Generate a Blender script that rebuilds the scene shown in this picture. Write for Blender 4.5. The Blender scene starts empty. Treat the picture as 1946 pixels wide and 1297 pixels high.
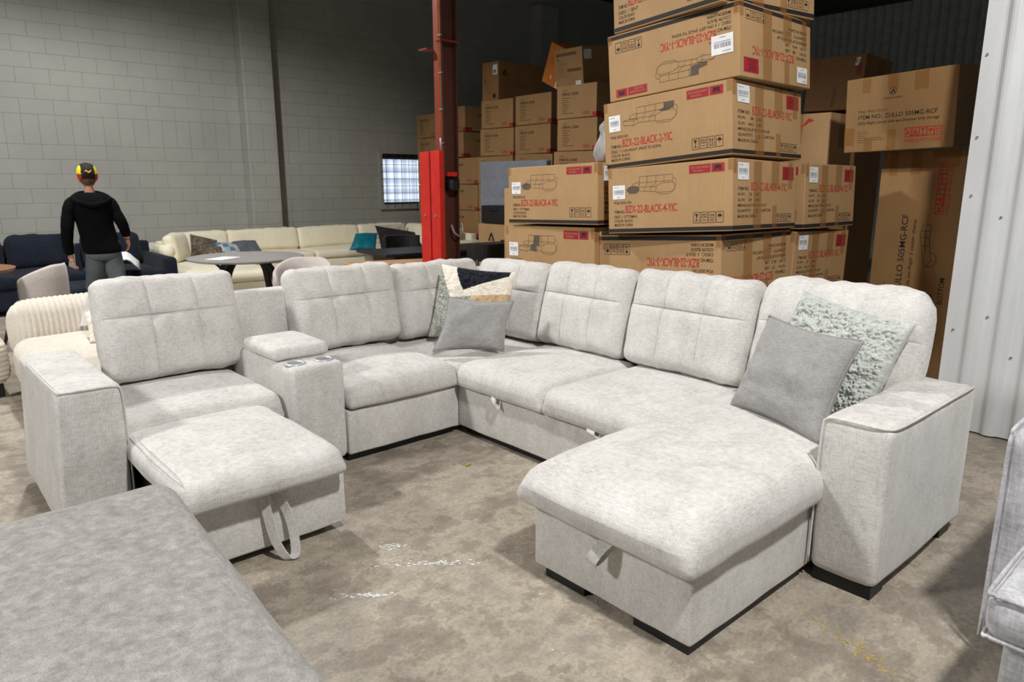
import bpy, math, random
import numpy as np
from mathutils import Vector, Matrix, Euler, noise
random.seed(4)
S = bpy.context.scene
COL = S.collection
R = math.radians

# ------------------------------------------------------------------ camera
CAM_H = 1.5
cd = bpy.data.cameras.new('camera'); cam = bpy.data.objects.new('camera', cd); COL.objects.link(cam)
cd.sensor_width = 36; cd.lens = 36*1363/1946; cd.clip_start = .05; cd.clip_end = 100
cam.location = (0, 0, CAM_H)
cam.rotation_euler = (R(90)-math.atan(1363/6120), 0, R(48.2-90))
cd.dof.use_dof = True; cd.dof.focus_distance = 2.9; cd.dof.aperture_fstop = 5.0
S.camera = cam
# ------------------------------------------------------------------ world, lights, exposure
w = bpy.data.worlds.new('world'); S.world = w; w.use_nodes = True
w.node_tree.nodes['Background'].inputs[0].default_value = (.9, .95, 1, 1)
w.node_tree.nodes['Background'].inputs[1].default_value = .16
S.view_settings.view_transform = 'Standard'; S.view_settings.look = 'None'
S.view_settings.gamma = 1; S.view_settings.use_curve_mapping = False
S.view_settings.exposure = 0.40
def lamp(name, loc, power, size=.16, angle=150, blend=.35, col=(1, .985, .965), aim=None):
    l = bpy.data.lights.new(name, 'SPOT'); l.energy = power; l.shadow_soft_size = size
    l.spot_size = R(angle); l.spot_blend = blend; l.color = col
    o = bpy.data.objects.new(name, l); COL.objects.link(o); o.location = loc
    if aim:
        o.rotation_euler = (Vector(aim)-Vector(loc)).to_track_quat('-Z', 'Y').to_euler()
    return o
lamp('high_bay_light', (1.0, -.9, 5.1), 820, angle=155)
lamp('high_bay_light', (1.7, 7.6, 5.1), 690, angle=160, blend=.4)
lamp('high_bay_light', (-4.3, 4.8, 5.1), 980, size=.45, angle=155)

# ------------------------------------------------------------------ helpers
def link(o, parent=None):
    COL.objects.link(o)
    if parent: o.parent = parent
    return o
def tag(o, label=None, cat=None, group=None, kind=None):
    if label: o['label'] = label
    if cat: o['category'] = cat
    if group: o['group'] = group
    if kind: o['kind'] = kind
    return o
def thing(name, label, cat, loc=(0, 0, 0), rotz=0, group=None):
    o = bpy.data.objects.new(name, None); o.empty_display_size = .1
    o.location = loc; o.rotation_euler = (0, 0, rotz); link(o)
    return tag(o, label, cat, group)
class MB:
    def __init__(s): s.v = []; s.f = []; s.m = []; s.sm = []
    def add(s, vf, mi=0, M=None, smooth=False):
        v, f = vf; o = len(s.v)
        if M is not None: v = [tuple(M @ Vector(p)) for p in v]
        s.v += [tuple(p) for p in v]; s.f += [tuple(i+o for i in q) for q in f]
        s.m += (list(mi) if hasattr(mi, '__len__') else [mi]*len(f)); s.sm += [smooth]*len(f); return s
    def build(s, name, mats, parent=None):
        me = bpy.data.meshes.new(name); me.from_pydata(s.v, [], s.f)
        me.polygons.foreach_set('material_index', s.m); me.polygons.foreach_set('use_smooth', s.sm)
        for m in (mats if isinstance(mats, (list, tuple)) else [mats]): me.materials.append(m)
        me.update(); return link(bpy.data.objects.new(name, me), parent)
def box(x0, y0, z0, x1, y1, z1):
    v = [(x, y, z) for z in (z0, z1) for y in (y0, y1) for x in (x0, x1)]
    return v, [(0, 2, 3, 1), (4, 5, 7, 6), (0, 1, 5, 4), (1, 3, 7, 5), (3, 2, 6, 7), (2, 0, 4, 6)]
def T(loc, rot=(0, 0, 0), sc=(1, 1, 1)):
    return Matrix.LocRotScale(Vector(loc), Euler(rot), Vector(sc))
def coords(h, r, step, cuts):
    c = [-h, h]
    if r > 0:
        for k in (.12, .3, .55, 1.0): c += [-h+r*k, h-r*k]
    n = max(1, int(2*(h-r)/step)); c += [-(h-r)+2*(h-r)*i/n for i in range(1, n)]
    c += cuts; c = sorted(c); out = [c[0]]
    for x in c[1:]:
        if x-out[-1] > .0018: out.append(x)
    out[-1] = h
    return out
def rbox(sx, sy, sz, r, step=.04, cuts=({}, {}, {}), deform=None, rr=None):
    """rounded box about its centre; r radius (clamped per axis)"""
    h = (sx/2, sy/2, sz/2); r0 = rr(1) if callable(rr) else rr
    rv = [min(r if rr is None else r0[i], h[i]*.98) for i in range(3)]; top = list(rv)
    C = [coords(h[i], rv[i], step, list(cuts[i])) for i in range(3)]
    idx = {}; V = []; F = []
    def vid(i, j, k):
        key = (i, j, k)
        if key not in idx:
            q = (C[0][i], C[1][j], C[2][k])
            if callable(rr):
                g_ = rr(q[2]/h[2])
                for a in range(3): rv[a] = min(g_[a], h[a]*.98)
            c = [max(-(h[a]-rv[a]), min(h[a]-rv[a], q[a])) for a in range(3)]
            d = [(q[a]-c[a])/rv[a] for a in range(3)]; n = math.sqrt(sum(t*t for t in d)) or 1
            p = [c[a]+rv[a]*d[a]/n for a in range(3)]
            if deform: p = deform(p, h)
            idx[key] = len(V); V.append(tuple(p))
        return idx[key]
    N = [len(c)-1 for c in C]
    for i in range(N[0]):
        for j in range(N[1]):
            F.append((vid(i, j, 0), vid(i, j+1, 0), vid(i+1, j+1, 0), vid(i+1, j, 0)))
            F.append((vid(i, j, N[2]), vid(i+1, j, N[2]), vid(i+1, j+1, N[2]), vid(i, j+1, N[2])))
    for i in range(N[0]):
        for k in range(N[2]):
            F.append((vid(i, 0, k), vid(i+1, 0, k), vid(i+1, 0, k+1), vid(i, 0, k+1)))
            F.append((vid(i, N[1], k), vid(i, N[1], k+1), vid(i+1, N[1], k+1), vid(i+1, N[1], k)))
    for j in range(N[1]):
        for k in range(N[2]):
            F.append((vid(0, j, k), vid(0, j, k+1), vid(0, j+1, k+1), vid(0, j+1, k)))
            F.append((vid(N[0], j, k), vid(N[0], j+1, k), vid(N[0], j+1, k+1), vid(N[0], j, k+1)))
    return V, F
def puff(crown=.03, side=.01, front=0, wob=.003, seed=0):
    def d(p, h):
        u, v, t = p[0]/h[0], p[1]/h[1], p[2]/h[2]
        x, y, z = p
        if t > 0: z += crown*max(0, 1-u*u)**.8*max(0, 1-v*v)**.8*t
        x += side*(1-t*t)*(1-v*v)*u; y += side*(1-t*t)*(1-u*u)*v
        n = noise.noise(Vector((x*5+seed, y*5, z*5)))+.5*noise.noise(Vector((x*13+seed, y*13, z*13)))
        return (x+n*wob*u, y+n*wob*v, z+n*wob*t)
    return d
def boxed(rx, ry, rz, k=.35):
    """cushion radii: soft upper edge, tighter lower edge"""
    def f(t):
        m = min(1, max(0, (t+.55)/.8)); m = m*m*(3-2*m); q = k+(1-k)*m
        return (rx*q, ry*q, rz if t > 0 else rz*.45)
    return f
def rb(x0, y0, z0, x1, y1, z1, r=.03, step=.05, deform=None, rr=None, cuts=((), (), ())):
    V, F = rbox(x1-x0, y1-y0, z1-z0, r, step, cuts, deform, rr)
    c = ((x0+x1)/2, (y0+y1)/2, (z0+z1)/2)
    return [(p[0]+c[0], p[1]+c[1], p[2]+c[2]) for p in V], F
def tube(pts, r, n=8, closed=False, cap=True):
    P = [Vector(p) for p in pts]; V = []; F = []; m = len(P); ref = None
    for i, p in enumerate(P):
        a = P[i-1] if (i > 0 or closed) else p; b = P[(i+1) % m] if (i < m-1 or closed) else p
        t = (b-a).normalized()
        if ref is None: ref = Vector((0, 0, 1)) if abs(t.z) < .9 else Vector((1, 0, 0))
        s = t.cross(ref).normalized(); u = s.cross(t).normalized(); ref = u
        ri = r[i] if hasattr(r, '__len__') else r
        V += [tuple(p+ri*(math.cos(2*math.pi*k/n)*s+math.sin(2*math.pi*k/n)*u)) for k in range(n)]
    for i in range(m if closed else m-1):
        j = (i+1) % m
        for k in range(n): F.append((i*n+k, i*n+(k+1) % n, j*n+(k+1) % n, j*n+k))
    if cap and not closed: F.append(tuple(range(n))[::-1]); F.append(tuple((m-1)*n+k for k in range(n)))
    return V, F
def cyl(x, y, z0, z1, r, n=24, r2=None):
    return tube([(x, y, z0), (x, y, z1)], [r, r if r2 is None else r2], n)
def ribbon(pts, wdir, wd, t):
    P = [Vector(p) for p in pts]; W = Vector(wdir).normalized()*wd/2; V = []; F = []
    for i, p in enumerate(P):
        tg = (P[min(i+1, len(P)-1)]-P[max(i-1, 0)]).normalized(); n = tg.cross(W).normalized()*t/2
        V += [tuple(p+W+n), tuple(p-W+n), tuple(p-W-n), tuple(p+W-n)]
    for i in range(len(P)-1):
        for k in range(4): F.append((i*4+k, i*4+(k+1) % 4, i*4+4+(k+1) % 4, i*4+4+k))
    F += [(0, 3, 2, 1), tuple(4*(len(P)-1)+k for k in range(4))]
    return V, F
def spline(pts, n=8, closed=False):
    P = [Vector(p) for p in pts]; out = []; m = len(P)
    for i in range(m if closed else m-1):
        g = (lambda k: P[k % m]) if closed else (lambda k: P[max(0, min(m-1, k))])
        p0, p1, p2, p3 = g(i-1), g(i), g(i+1), g(i+2)
        for k in range(n):
            t = k/n
            out.append(.5*((2*p1)+(-p0+p2)*t+(2*p0-5*p1+4*p2-p3)*t*t+(-p0+3*p1-3*p2+p3)*t**3))
    if not closed: out.append(P[-1])
    return out

# ------------------------------------------------------------------ materials
def newmat(name):
    m = bpy.data.materials.new(name); m.use_nodes = True; nt = m.node_tree
    return m, nt, nt.nodes, nt.links, nt.nodes['Principled BSDF']
def lin(c): return tuple((x/12.92 if x <= .04045 else ((x+.055)/1.055)**2.4) for x in c)
def srgb(r, g, b, k=1.0): return tuple(x*k for x in lin((r/255, g/255, b/255)))+(1,)
def N(ns, t, **k):
    n = ns.new(t)
    for a, b in k.items():
        if a[0] == '_': n.inputs[a[1:].replace('_', ' ')].default_value = b
        else: setattr(n, a, b)
    return n
def tex(ns, ls, vec, scale, detail=3, rough=.55, sc=None):
    n = N(ns, 'ShaderNodeTexNoise'); n.inputs['Scale'].default_value = scale
    n.inputs['Detail'].default_value = detail; n.inputs['Roughness'].default_value = rough
    if sc:
        mp = N(ns, 'ShaderNodeMapping'); mp.inputs['Scale'].default_value = sc; ls.new(vec, mp.inputs[0]); vec = mp.outputs[0]
    ls.new(vec, n.inputs['Vector']); return n.outputs['Fac']
def ramp(ns, ls, fac, stops):
    r = N(ns, 'ShaderNodeValToRGB'); e = r.color_ramp.elements
    e[0].position, e[0].color = stops[0]; e[1].position, e[1].color = stops[-1]
    for p, c in stops[1:-1]:
        x = e.new(p); x.color = c
    ls.new(fac, r.inputs[0]); return r.outputs[0]
def mix(ns, ls, fac, a, b, mode='MIX'):
    m = N(ns, 'ShaderNodeMix', data_type='RGBA', blend_type=mode)
    for i, x in ((0, fac), (6, a), (7, b)):
        if hasattr(x, 'default_value') or hasattr(x, 'is_linked'): ls.new(x, m.inputs[i])
        else: m.inputs[i].default_value = x
    return m.outputs[2]
def bump(ns, ls, b, h, strength, dist):
    n = N(ns, 'ShaderNodeBump'); n.inputs['Strength'].default_value = strength; n.inputs['Distance'].default_value = dist
    ls.new(h, n.inputs['Height']); ls.new(n.outputs[0], b.inputs['Normal'])
def plain(name, c, rough=.6, metal=0, spec=.4):
    m, nt, ns, ls, b = newmat(name); b.inputs['Base Color'].default_value = c
    b.inputs['Roughness'].default_value = rough; b.inputs['Metallic'].default_value = metal
    b.inputs['Specular IOR Level'].default_value = spec
    tc = N(ns, 'ShaderNodeTexCoord'); f = tex(ns, ls, tc.outputs['Object'], 9, 4)
    lo = tuple(x*.86 for x in c[:3])+(1,); hi = tuple(min(1, x*1.1) for x in c[:3])+(1,)
    ls.new(ramp(ns, ls, f, [(.3, lo), (.7, hi)]), b.inputs['Base Color'])
    return m
def fabric(name, lo, mid, hi, grain=420, patch=7, contrast=1.0, bmp=.35, sheen=.25, stretch=(1, 1, .35), rough=.95):
    m, nt, ns, ls, b = newmat(name)
    tc = N(ns, 'ShaderNodeTexCoord').outputs['Object']
    f1 = tex(ns, ls, tc, grain*.5, 3, .65, (1, 1, .16))       # upright yarn
    f2 = tex(ns, ls, tc, grain*.5, 3, .65, (.14, .14, 1))     # cross yarn
    f3 = tex(ns, ls, tc, patch, 8, .72, (1, 1, .55))          # nap patches
    a = N(ns, 'ShaderNodeMath', operation='ADD'); ls.new(f1, a.inputs[0]); ls.new(f2, a.inputs[1])
    a2 = N(ns, 'ShaderNodeMath', operation='MULTIPLY_ADD'); ls.new(f3, a2.inputs[0]); a2.inputs[1].default_value = 1.3*contrast
    ls.new(a.outputs[0], a2.inputs[2])
    mr = N(ns, 'ShaderNodeMapRange'); mr.inputs[1].default_value = 1+.65*contrast-.42-.16*contrast; mr.inputs[2].default_value = 1+.65*contrast+.42+.16*contrast
    ls.new(a2.outputs[0], mr.inputs[0])
    ls.new(ramp(ns, ls, mr.outputs[0], [(.1, lo), (.5, mid), (.9, hi)]), b.inputs['Base Color'])
    b.inputs['Roughness'].default_value = rough; b.inputs['Specular IOR Level'].default_value = .15
    b.inputs['Sheen Weight'].default_value = sheen; b.inputs['Sheen Roughness'].default_value = .5
    bump(ns, ls, b, a.outputs[0], bmp, .0025)
    return m
M = {}
M['sofa'] = fabric('light_grey_chenille', srgb(170, 167, 161), srgb(203, 200, 195), srgb(226, 224, 220), patch=7, contrast=.8, grain=520)
M['foregrey'] = fabric('mid_grey_chenille', srgb(112, 109, 104), srgb(146, 143, 138), srgb(178, 175, 170), grain=420, patch=15, contrast=.5, bmp=.8)
M['rightgrey'] = fabric('silver_grey_velvet', srgb(138, 138, 142), srgb(172, 172, 176), srgb(205, 204, 208), grain=200, patch=14, contrast=1.4, sheen=.4)
M['pillowgrey'] = fabric('grey_corduroy', srgb(130, 128, 126), srgb(151, 149, 147), srgb(168, 166, 164), grain=420, patch=5, contrast=.7, bmp=.6)
M['pipegrey'] = plain('grey_piping', srgb(146, 144, 142), .9)
M['fluff'] = fabric('pale_sage_curly_pile', srgb(160, 164, 158), srgb(186, 190, 184), srgb(208, 211, 206), grain=260, patch=30, sheen=.1)
M['cream'] = fabric('cream_linen', srgb(216, 207, 178), srgb(236, 228, 202), srgb(244, 238, 216), patch=4, contrast=.6, bmp=.15)
M['ribbed'] = fabric('ivory_rib', srgb(196, 187, 172), srgb(214, 206, 193), srgb(226, 219, 208), patch=8, contrast=.6)
M['navy'] = fabric('navy_fabric', srgb(18, 21, 29), srgb(27, 32, 43), srgb(38, 44, 57), patch=5, bmp=.15, sheen=.05)
M['blush'] = fabric('blush_grey_fabric', srgb(166, 158, 152), srgb(186, 178, 172), srgb(202, 195, 190), patch=3, contrast=.5, bmp=.1)
M['charcoal'] = fabric('charcoal_cloth', srgb(30, 28, 30), srgb(44, 41, 43), srgb(60, 56, 58), sheen=.05)
M['brownpattern'] = fabric('brown_pattern_cloth', srgb(48, 42, 36), srgb(92, 82, 70), srgb(140, 128, 110), grain=120, patch=26, contrast=2.4, sheen=.05)
M['florals'] = fabric('pale_floral_cloth', srgb(120, 108, 96), srgb(196, 186, 170), srgb(214, 205, 190), grain=120, patch=16, contrast=2.4)
M['teal'] = plain('teal_satin', srgb(14, 108, 124), .45)
M['headgrey'] = fabric('blue_grey_upholstery', srgb(112, 117, 126), srgb(128, 133, 142), srgb(143, 148, 156), patch=4, contrast=.5)
M['black'] = plain('matt_black', srgb(24, 24, 25), .5)
M['blackwood'] = plain('black_stained_wood', srgb(34, 32, 32), .38)
M['blackplastic'] = plain('black_plinth', srgb(22, 22, 23), .45)
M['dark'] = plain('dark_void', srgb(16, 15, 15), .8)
M['chrome'] = plain('silver_plastic', srgb(196, 199, 203), .32, .35)
M['cupwell'] = plain('grey_cup_well', srgb(128, 133, 140), .4, .2)
M['red'] = plain('red_painted_steel', srgb(190, 38, 30), .45)
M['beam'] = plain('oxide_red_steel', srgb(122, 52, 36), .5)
M['beamshade'] = plain('oxide_red_steel_shaded', srgb(74, 40, 30), .55)  # same post steel, with the shade between the flanges put into the colour
M['orange'] = plain('orange_conduit', srgb(216, 96, 34), .5)
M['conduit'] = plain('galvanised_conduit', srgb(150, 146, 140), .4, .5)
M['greytop'] = plain('grey_table_laminate', srgb(150, 146, 143), .35)
M['walnut'] = plain('walnut_wood', srgb(134, 90, 60), .4)
M['oak'] = plain('light_oak', srgb(186, 142, 104), .45)
M['white'] = plain('white_paper', srgb(232, 232, 232), .6)
M['plastic'] = plain('white_plastic_film', srgb(176, 175, 172), .45)
M['trimgrey'] = plain('painted_grey_trim', srgb(150, 150, 142), .6)
M['wire'] = plain('window_wire', srgb(70, 72, 76), .5, .4)
M['ceiling'] = plain('dark_roof_sheet', srgb(62, 62, 60), .8)
M['ink'] = plain('black_ink', srgb(38, 32, 28), .7)
M['inkred'] = plain('red_ink', srgb(186, 44, 40), .65)
M['tagred'] = plain('red_label_ink', srgb(158, 30, 42), .6)
M['sketch'] = plain('sketch_ink', srgb(78, 64, 48), .8)
M['sketchfill'] = plain('sketch_shading', srgb(92, 82, 68), .8)
M['barcode'] = plain('barcode_grey', srgb(120, 124, 130), .6)
M['faint'] = plain('faint_brown_ink', srgb(98, 72, 44), .8)
M['skin'] = plain('skin', srgb(205, 150, 125), .6)
M['hair'] = plain('dark_blond_hair', srgb(96, 70, 44), .7)
M['hoodie'] = plain('black_hoodie_cloth', srgb(11, 11, 12), .95, 0, .1)
M['jeans'] = plain('grey_green_denim', srgb(88, 96, 98), .85)
M['capblack'] = plain('black_cap_cloth', srgb(20, 20, 20), .8)
M['capyellow'] = plain('yellow_cap_cloth', srgb(226, 214, 40), .7)
M['capred'] = plain('red_cap_cloth', srgb(214, 44, 24), .7)
M['caporange'] = plain('orange_embroidery', srgb(240, 160, 30), .7)
M['blueprint'] = plain('blue_print_cloth', srgb(70, 120, 150), .8)
M['leaf'] = plain('dry_leaf', srgb(150, 130, 50), .8)
M['yellowpaint'] = plain('yellow_floor_paint', srgb(196, 160, 50), .7)
M['slate'] = plain('slate_cloth', srgb(92, 94, 104), .9)

def cardmat(name, base, dirt=.12):
    m, nt, ns, ls, b = newmat(name); tc = N(ns, 'ShaderNodeTexCoord').outputs['Object']
    f = tex(ns, ls, tc, 3.5, 6, .6); g = tex(ns, ls, tc, 160, 2, .5, (1, 1, .06))
    c = ramp(ns, ls, f, [(.25, tuple(x*(1-dirt) for x in base[:3])+(1,)), (.75, tuple(x*(1+dirt*.6) for x in base[:3])+(1,))])
    c2 = mix(ns, ls, .12, c, g, 'OVERLAY')
    ls.new(c2, b.inputs['Base Color']); b.inputs['Roughness'].default_value = .7; b.inputs['Specular IOR Level'].default_value = .25
    w1 = tex(ns, ls, tc, 6, 3); bump(ns, ls, b, w1, .25, .01)
    return m
M['card'] = cardmat('cardboard', srgb(174, 140, 99))
M['card2'] = cardmat('cardboard_brown', srgb(152, 118, 78))
M['carddark'] = cardmat('cardboard_dark', srgb(150, 110, 70))
M['cardorange'] = cardmat('cardboard_orange', srgb(186, 108, 40))
m, nt, ns, ls, b = newmat('packing_tape_film'); M['tape'] = m
b.inputs['Base Color'].default_value = srgb(164, 112, 56); b.inputs['Roughness'].default_value = .22; b.inputs['Alpha'].default_value = .36
# corduroy lines for the grey pillows
# painted block wall
m, nt, ns, ls, b = newmat('painted_block'); M['block'] = m
tc = N(ns, 'ShaderNodeTexCoord').outputs['Object']
sx = N(ns, 'ShaderNodeSeparateXYZ'); ls.new(tc, sx.inputs[0])
xy = N(ns, 'ShaderNodeMath', operation='ADD'); ls.new(sx.outputs[0], xy.inputs[0]); ls.new(sx.outputs[1], xy.inputs[1])
cb = N(ns, 'ShaderNodeCombineXYZ'); ls.new(xy.outputs[0], cb.inputs[0]); ls.new(sx.outputs[2], cb.inputs[1])
def brick(wd, hh):
    n = N(ns, 'ShaderNodeTexBrick'); n.offset = .5; n.inputs['Scale'].default_value = 1
    n.inputs['Mortar Size'].default_value = .0042; n.inputs['Mortar Smooth'].default_value = .6
    n.inputs['Brick Width'].default_value = wd; n.inputs['Row Height'].default_value = hh
    n.inputs['Color1'].default_value = srgb(160, 160, 153); n.inputs['Color2'].default_value = srgb(158, 158, 151)
    n.inputs['Mortar'].default_value = srgb(130, 130, 123); ls.new(cb.outputs[0], n.inputs[0]); return n
b1 = brick(.4, .2); b2 = brick(.2, .4); b2.offset = 0
c1 = N(ns, 'ShaderNodeMath', operation='COMPARE'); ls.new(sx.outputs[2], c1.inputs[0]); c1.inputs[1].default_value = 2.2; c1.inputs[2].default_value = .2
colr = mix(ns, ls, c1.outputs[0], b1.outputs[0], b2.outputs[0])
fac = N(ns, 'ShaderNodeMix', data_type='FLOAT'); ls.new(c1.outputs[0], fac.inputs[0]); ls.new(b1.outputs[1], fac.inputs[2]); ls.new(b2.outputs[1], fac.inputs[3])
st = tex(ns, ls, tc, .8, 6, .6)
colr2 = mix(ns, ls, .35, colr, ramp(ns, ls, st, [(.3, (.32, .32, .32, 1)), (.7, (.62, .62, .62, 1))]), 'OVERLAY')
ls.new(colr2, b.inputs['Base Color']); b.inputs['Roughness'].default_value = .62
gr = tex(ns, ls, tc, 55, 4, .7)
hh = N(ns, 'ShaderNodeMath', operation='MULTIPLY_ADD'); ls.new(fac.outputs[0], hh.inputs[0]); hh.inputs[1].default_value = -1.0; ls.new(gr, hh.inputs[2])
bump(ns, ls, b, hh.outputs[0], .45, .004)
# concrete floor
m, nt, ns, ls, b = newmat('worn_concrete'); M['floor'] = m
tc = N(ns, 'ShaderNodeTexCoord').outputs['Object']
a = tex(ns, ls, tc, 1.1, 12, .68); a2 = tex(ns, ls, tc, 3.6, 14, .74); a3 = tex(ns, ls, tc, 70, 6, .75); a4 = tex(ns, ls, tc, 9, 12, .78, (1, 1.7, 1))
base = ramp(ns, ls, a, [(.38, srgb(132, 122, 111)), (.47, srgb(146, 136, 123)), (.53, srgb(163, 154, 140)), (.62, srgb(150, 141, 130))])
lay = ramp(ns, ls, a2, [(.40, srgb(126, 116, 106)), (.48, srgb(142, 133, 120)), (.50, srgb(172, 163, 147)), (.55, srgb(160, 151, 137)), (.60, srgb(144, 136, 126))])
c1 = mix(ns, ls, .6, base, lay)
sp = ramp(ns, ls, a3, [(.38, (.42, .41, .40, 1)), (.5, (.5, .5, .5, 1)), (.62, (.58, .58, .57, 1))])
c2 = mix(ns, ls, .8, c1, sp, 'OVERLAY')
c2 = mix(ns, ls, .5, c2, ramp(ns, ls, a4, [(.40, (.36, .35, .34, 1)), (.5, (.5, .5, .5, 1)), (.60, (.62, .61, .59, 1))]), 'OVERLAY')
vo = tex(ns, ls, tc, 2.6, 14, .82, (1, 1.8, 1))
wf = ramp(ns, ls, vo, [(.63, (0, 0, 0, 1)), (.66, (.55, .55, .55, 1))])
c3 = mix(ns, ls, wf, c2, srgb(186, 181, 168))
ls.new(c3, b.inputs['Base Color'])
ls.new(ramp(ns, ls, a2, [(.3, (.42, .42, .42, 1)), (.7, (.62, .62, .62, 1))]), b.inputs['Roughness'])
bump(ns, ls, b, a3, .12, .004)
# corrugated sheets
m, nt, ns, ls, b = newmat('pale_corrugated_steel'); M['sheet'] = m
tc = N(ns, 'ShaderNodeTexCoord').outputs['Object']
f = tex(ns, ls, tc, 3, 8, .65, (1, 1, .25)); f2 = tex(ns, ls, tc, 40, 5, .8)
c = ramp(ns, ls, f, [(.3, srgb(196, 198, 199)), (.7, srgb(218, 220, 222))])
c = mix(ns, ls, ramp(ns, ls, f2, [(.70, (0, 0, 0, 1)), (.74, (1, 1, 1, 1))]), c, srgb(140, 138, 130))
ls.new(c, b.inputs['Base Color']); b.inputs['Roughness'].default_value = .5
M['sheetdark'] = plain('grey_green_corrugated_steel', srgb(178, 184, 178), .6)
# frosted block window glass: lit by daylight behind it
m, nt, ns, ls, b = newmat('lit_block_glass'); M['glass'] = m
tc = N(ns, 'ShaderNodeTexCoord').outputs['Object']
sx = N(ns, 'ShaderNodeSeparateXYZ'); ls.new(tc, sx.inputs[0])
def wave(out, per, ph):
    q = N(ns, 'ShaderNodeMath', operation='MULTIPLY_ADD'); ls.new(out, q.inputs[0]); q.inputs[1].default_value = 2*math.pi/per; q.inputs[2].default_value = ph
    s_ = N(ns, 'ShaderNodeMath', operation='SINE'); ls.new(q.outputs[0], s_.inputs[0]); return s_.outputs[0]
w1 = wave(sx.outputs[0], .2, .4); w2 = wave(sx.outputs[2], .2, 1.2)
q = N(ns, 'ShaderNodeMath', operation='ADD'); ls.new(w1, q.inputs[0]); ls.new(w2, q.inputs[1])
c = ramp(ns, ls, N(ns, 'ShaderNodeMapRange').outputs[0], [(0, (0, 0, 0, 1)), (1, (1, 1, 1, 1))])
mr = [n for n in ns if n.type == 'MAP_RANGE'][0]; mr.inputs[1].default_value = -2; mr.inputs[2].default_value = 2; ls.new(q.outputs[0], mr.inputs[0])
c = ramp(ns, ls, mr.outputs[0], [(.1, srgb(150, 166, 190)), (.6, srgb(196, 208, 228)), (1, srgb(240, 246, 255))])
ls.new(c, b.inputs['Emission Color']); b.inputs['Emission Strength'].default_value = .95
b.inputs['Base Color'].default_value = srgb(90, 100, 110); b.inputs['Roughness'].default_value = .2

# ------------------------------------------------------------------ the room
WY, WX, CZ = 12.0, 15.0, 5.6
def struct(name, mb, mat):
    return tag(mb.build(name, mat), kind='structure')
struct('floor', MB().add(box(-9, -7, -.1, WX+.2, WY+.2, 0)), M['floor'])
struct('wall_left', MB().add(box(-9, WY, 0, WX+.2, WY+.2, CZ)), M['block'])
for i, (x0, x1) in enumerate(((4.80, 5.30), (11.3, 11.85))):
    struct('trim_%d' % (i+1), MB().add(rb(x0, WY-.26, 0, x1, WY+.02, CZ-.45 if i else CZ, .012, .5)), M['block'])
def corrugated(ax, const, a0, a1, z0, z1, per, amp, th=.003, flat=.0):
    """sheet in the plane x=const, running along y from a0 to a1"""
    pts = []; a = a0
    prof = [(0, 0), (.22, .0), (.30, .12), (.38, .5), (.46, .88), (.54, 1), (.66, 1), (.74, .88), (.82, .5), (.90, .12)]
    if flat: pts += [(a0, 0)]; a = a0-flat if a1 < a0 else a0+flat
    sg = -1 if a1 < a0 else 1
    while (a-a1)*sg < 0:
        pts += [(a+sg*per*u, v) for u, v in prof]; a += sg*per
    V = []; F = []
    for y, v in pts:
        for dx in (0, .02): V += [(const-amp*v+dx, y, z0), (const-amp*v+dx, y, z1)]
    n = len(pts)
    for i in range(n-1):
        o = i*4
        F += [(o, o+1, o+5, o+4), (o+2, o+6, o+7, o+3), (o+1, o+3, o+7, o+5), (o, o+4, o+6, o+2)]
    F += [(0, 2, 3, 1), (4*(n-1), 4*(n-1)+1, 4*(n-1)+3, 4*(n-1)+2)]
    return V, F
struct('wall_back', MB().add(corrugated('y', WX, WY, -6, 0, 4.95, .16, .03)), M['sheetdark'])
wr = struct('wall_right', MB().add(corrugated('y', 4.86, 1.445, -6, .01, CZ, .150, .026, flat=.06), smooth=False), M['sheet'])
mbs = MB()
for y, z in ((1.415, 2.2), (1.40, 1.42), (1.40, .62), (1.41, 1.75), (1.36, 2.9), (1.235, 1.3), (1.23, .72), (1.085, .5), (1.08, 1.1)):
    mbs.add(tube([(4.862, y, z), (4.848, y, z)], .006, 8))
mbs.build('screw', M['conduit'], wr)
struct('ceiling', MB().add(box(-9, -7, CZ, WX+.2, WY+.2, CZ+.1)), M['ceiling'])
struct('trim_3', MB().add(box(WX-.5, -6, 4.75, WX+.05, WY, CZ)), M['ceiling'])
# window in the block wall with wire mesh
wd = bpy.data.objects.new('window_1', None); link(wd); tag(wd, kind='structure')
x0, x1, z0, z1 = 7.36, 8.5, .98, 2.06
fr = MB()
for a in ((x0, z1-.05, x1, z1), (x0, z0, x1, z0+.09), (x0, z0+.09, x0+.07, z1-.05), (x1-.05, z0+.09, x1, z1-.05)):
    fr.add(box(a[0], WY-.05, a[1], a[2], WY+.01, a[3]))
fr.build('window_frame', M['trimgrey'], wd)
MB().add(box(x0+.07, WY-.008, z0+.09, x1-.05, WY+.01, z1-.05)).build('window_recess', M['black'], wd)
MB().add(box(x0+.10, WY-.012, z0+.13, x1-.08, WY-.002, z1-.15)).build('window_pane', M['glass'], wd)
wm = MB()
for i in range(8): wm.add(tube([(x0+.14+i*.17, WY-.055, z0+.03), (x0+.14+i*.17, WY-.055, z1-.04)], .005, 5))
for i in range(7): wm.add(tube([(x0+.03, WY-.058, z0+.17+i*.132), (x1-.03, WY-.058, z0+.17+i*.132)], .005, 5))
wm.build('wire_mesh', M['wire'], wd)
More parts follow.
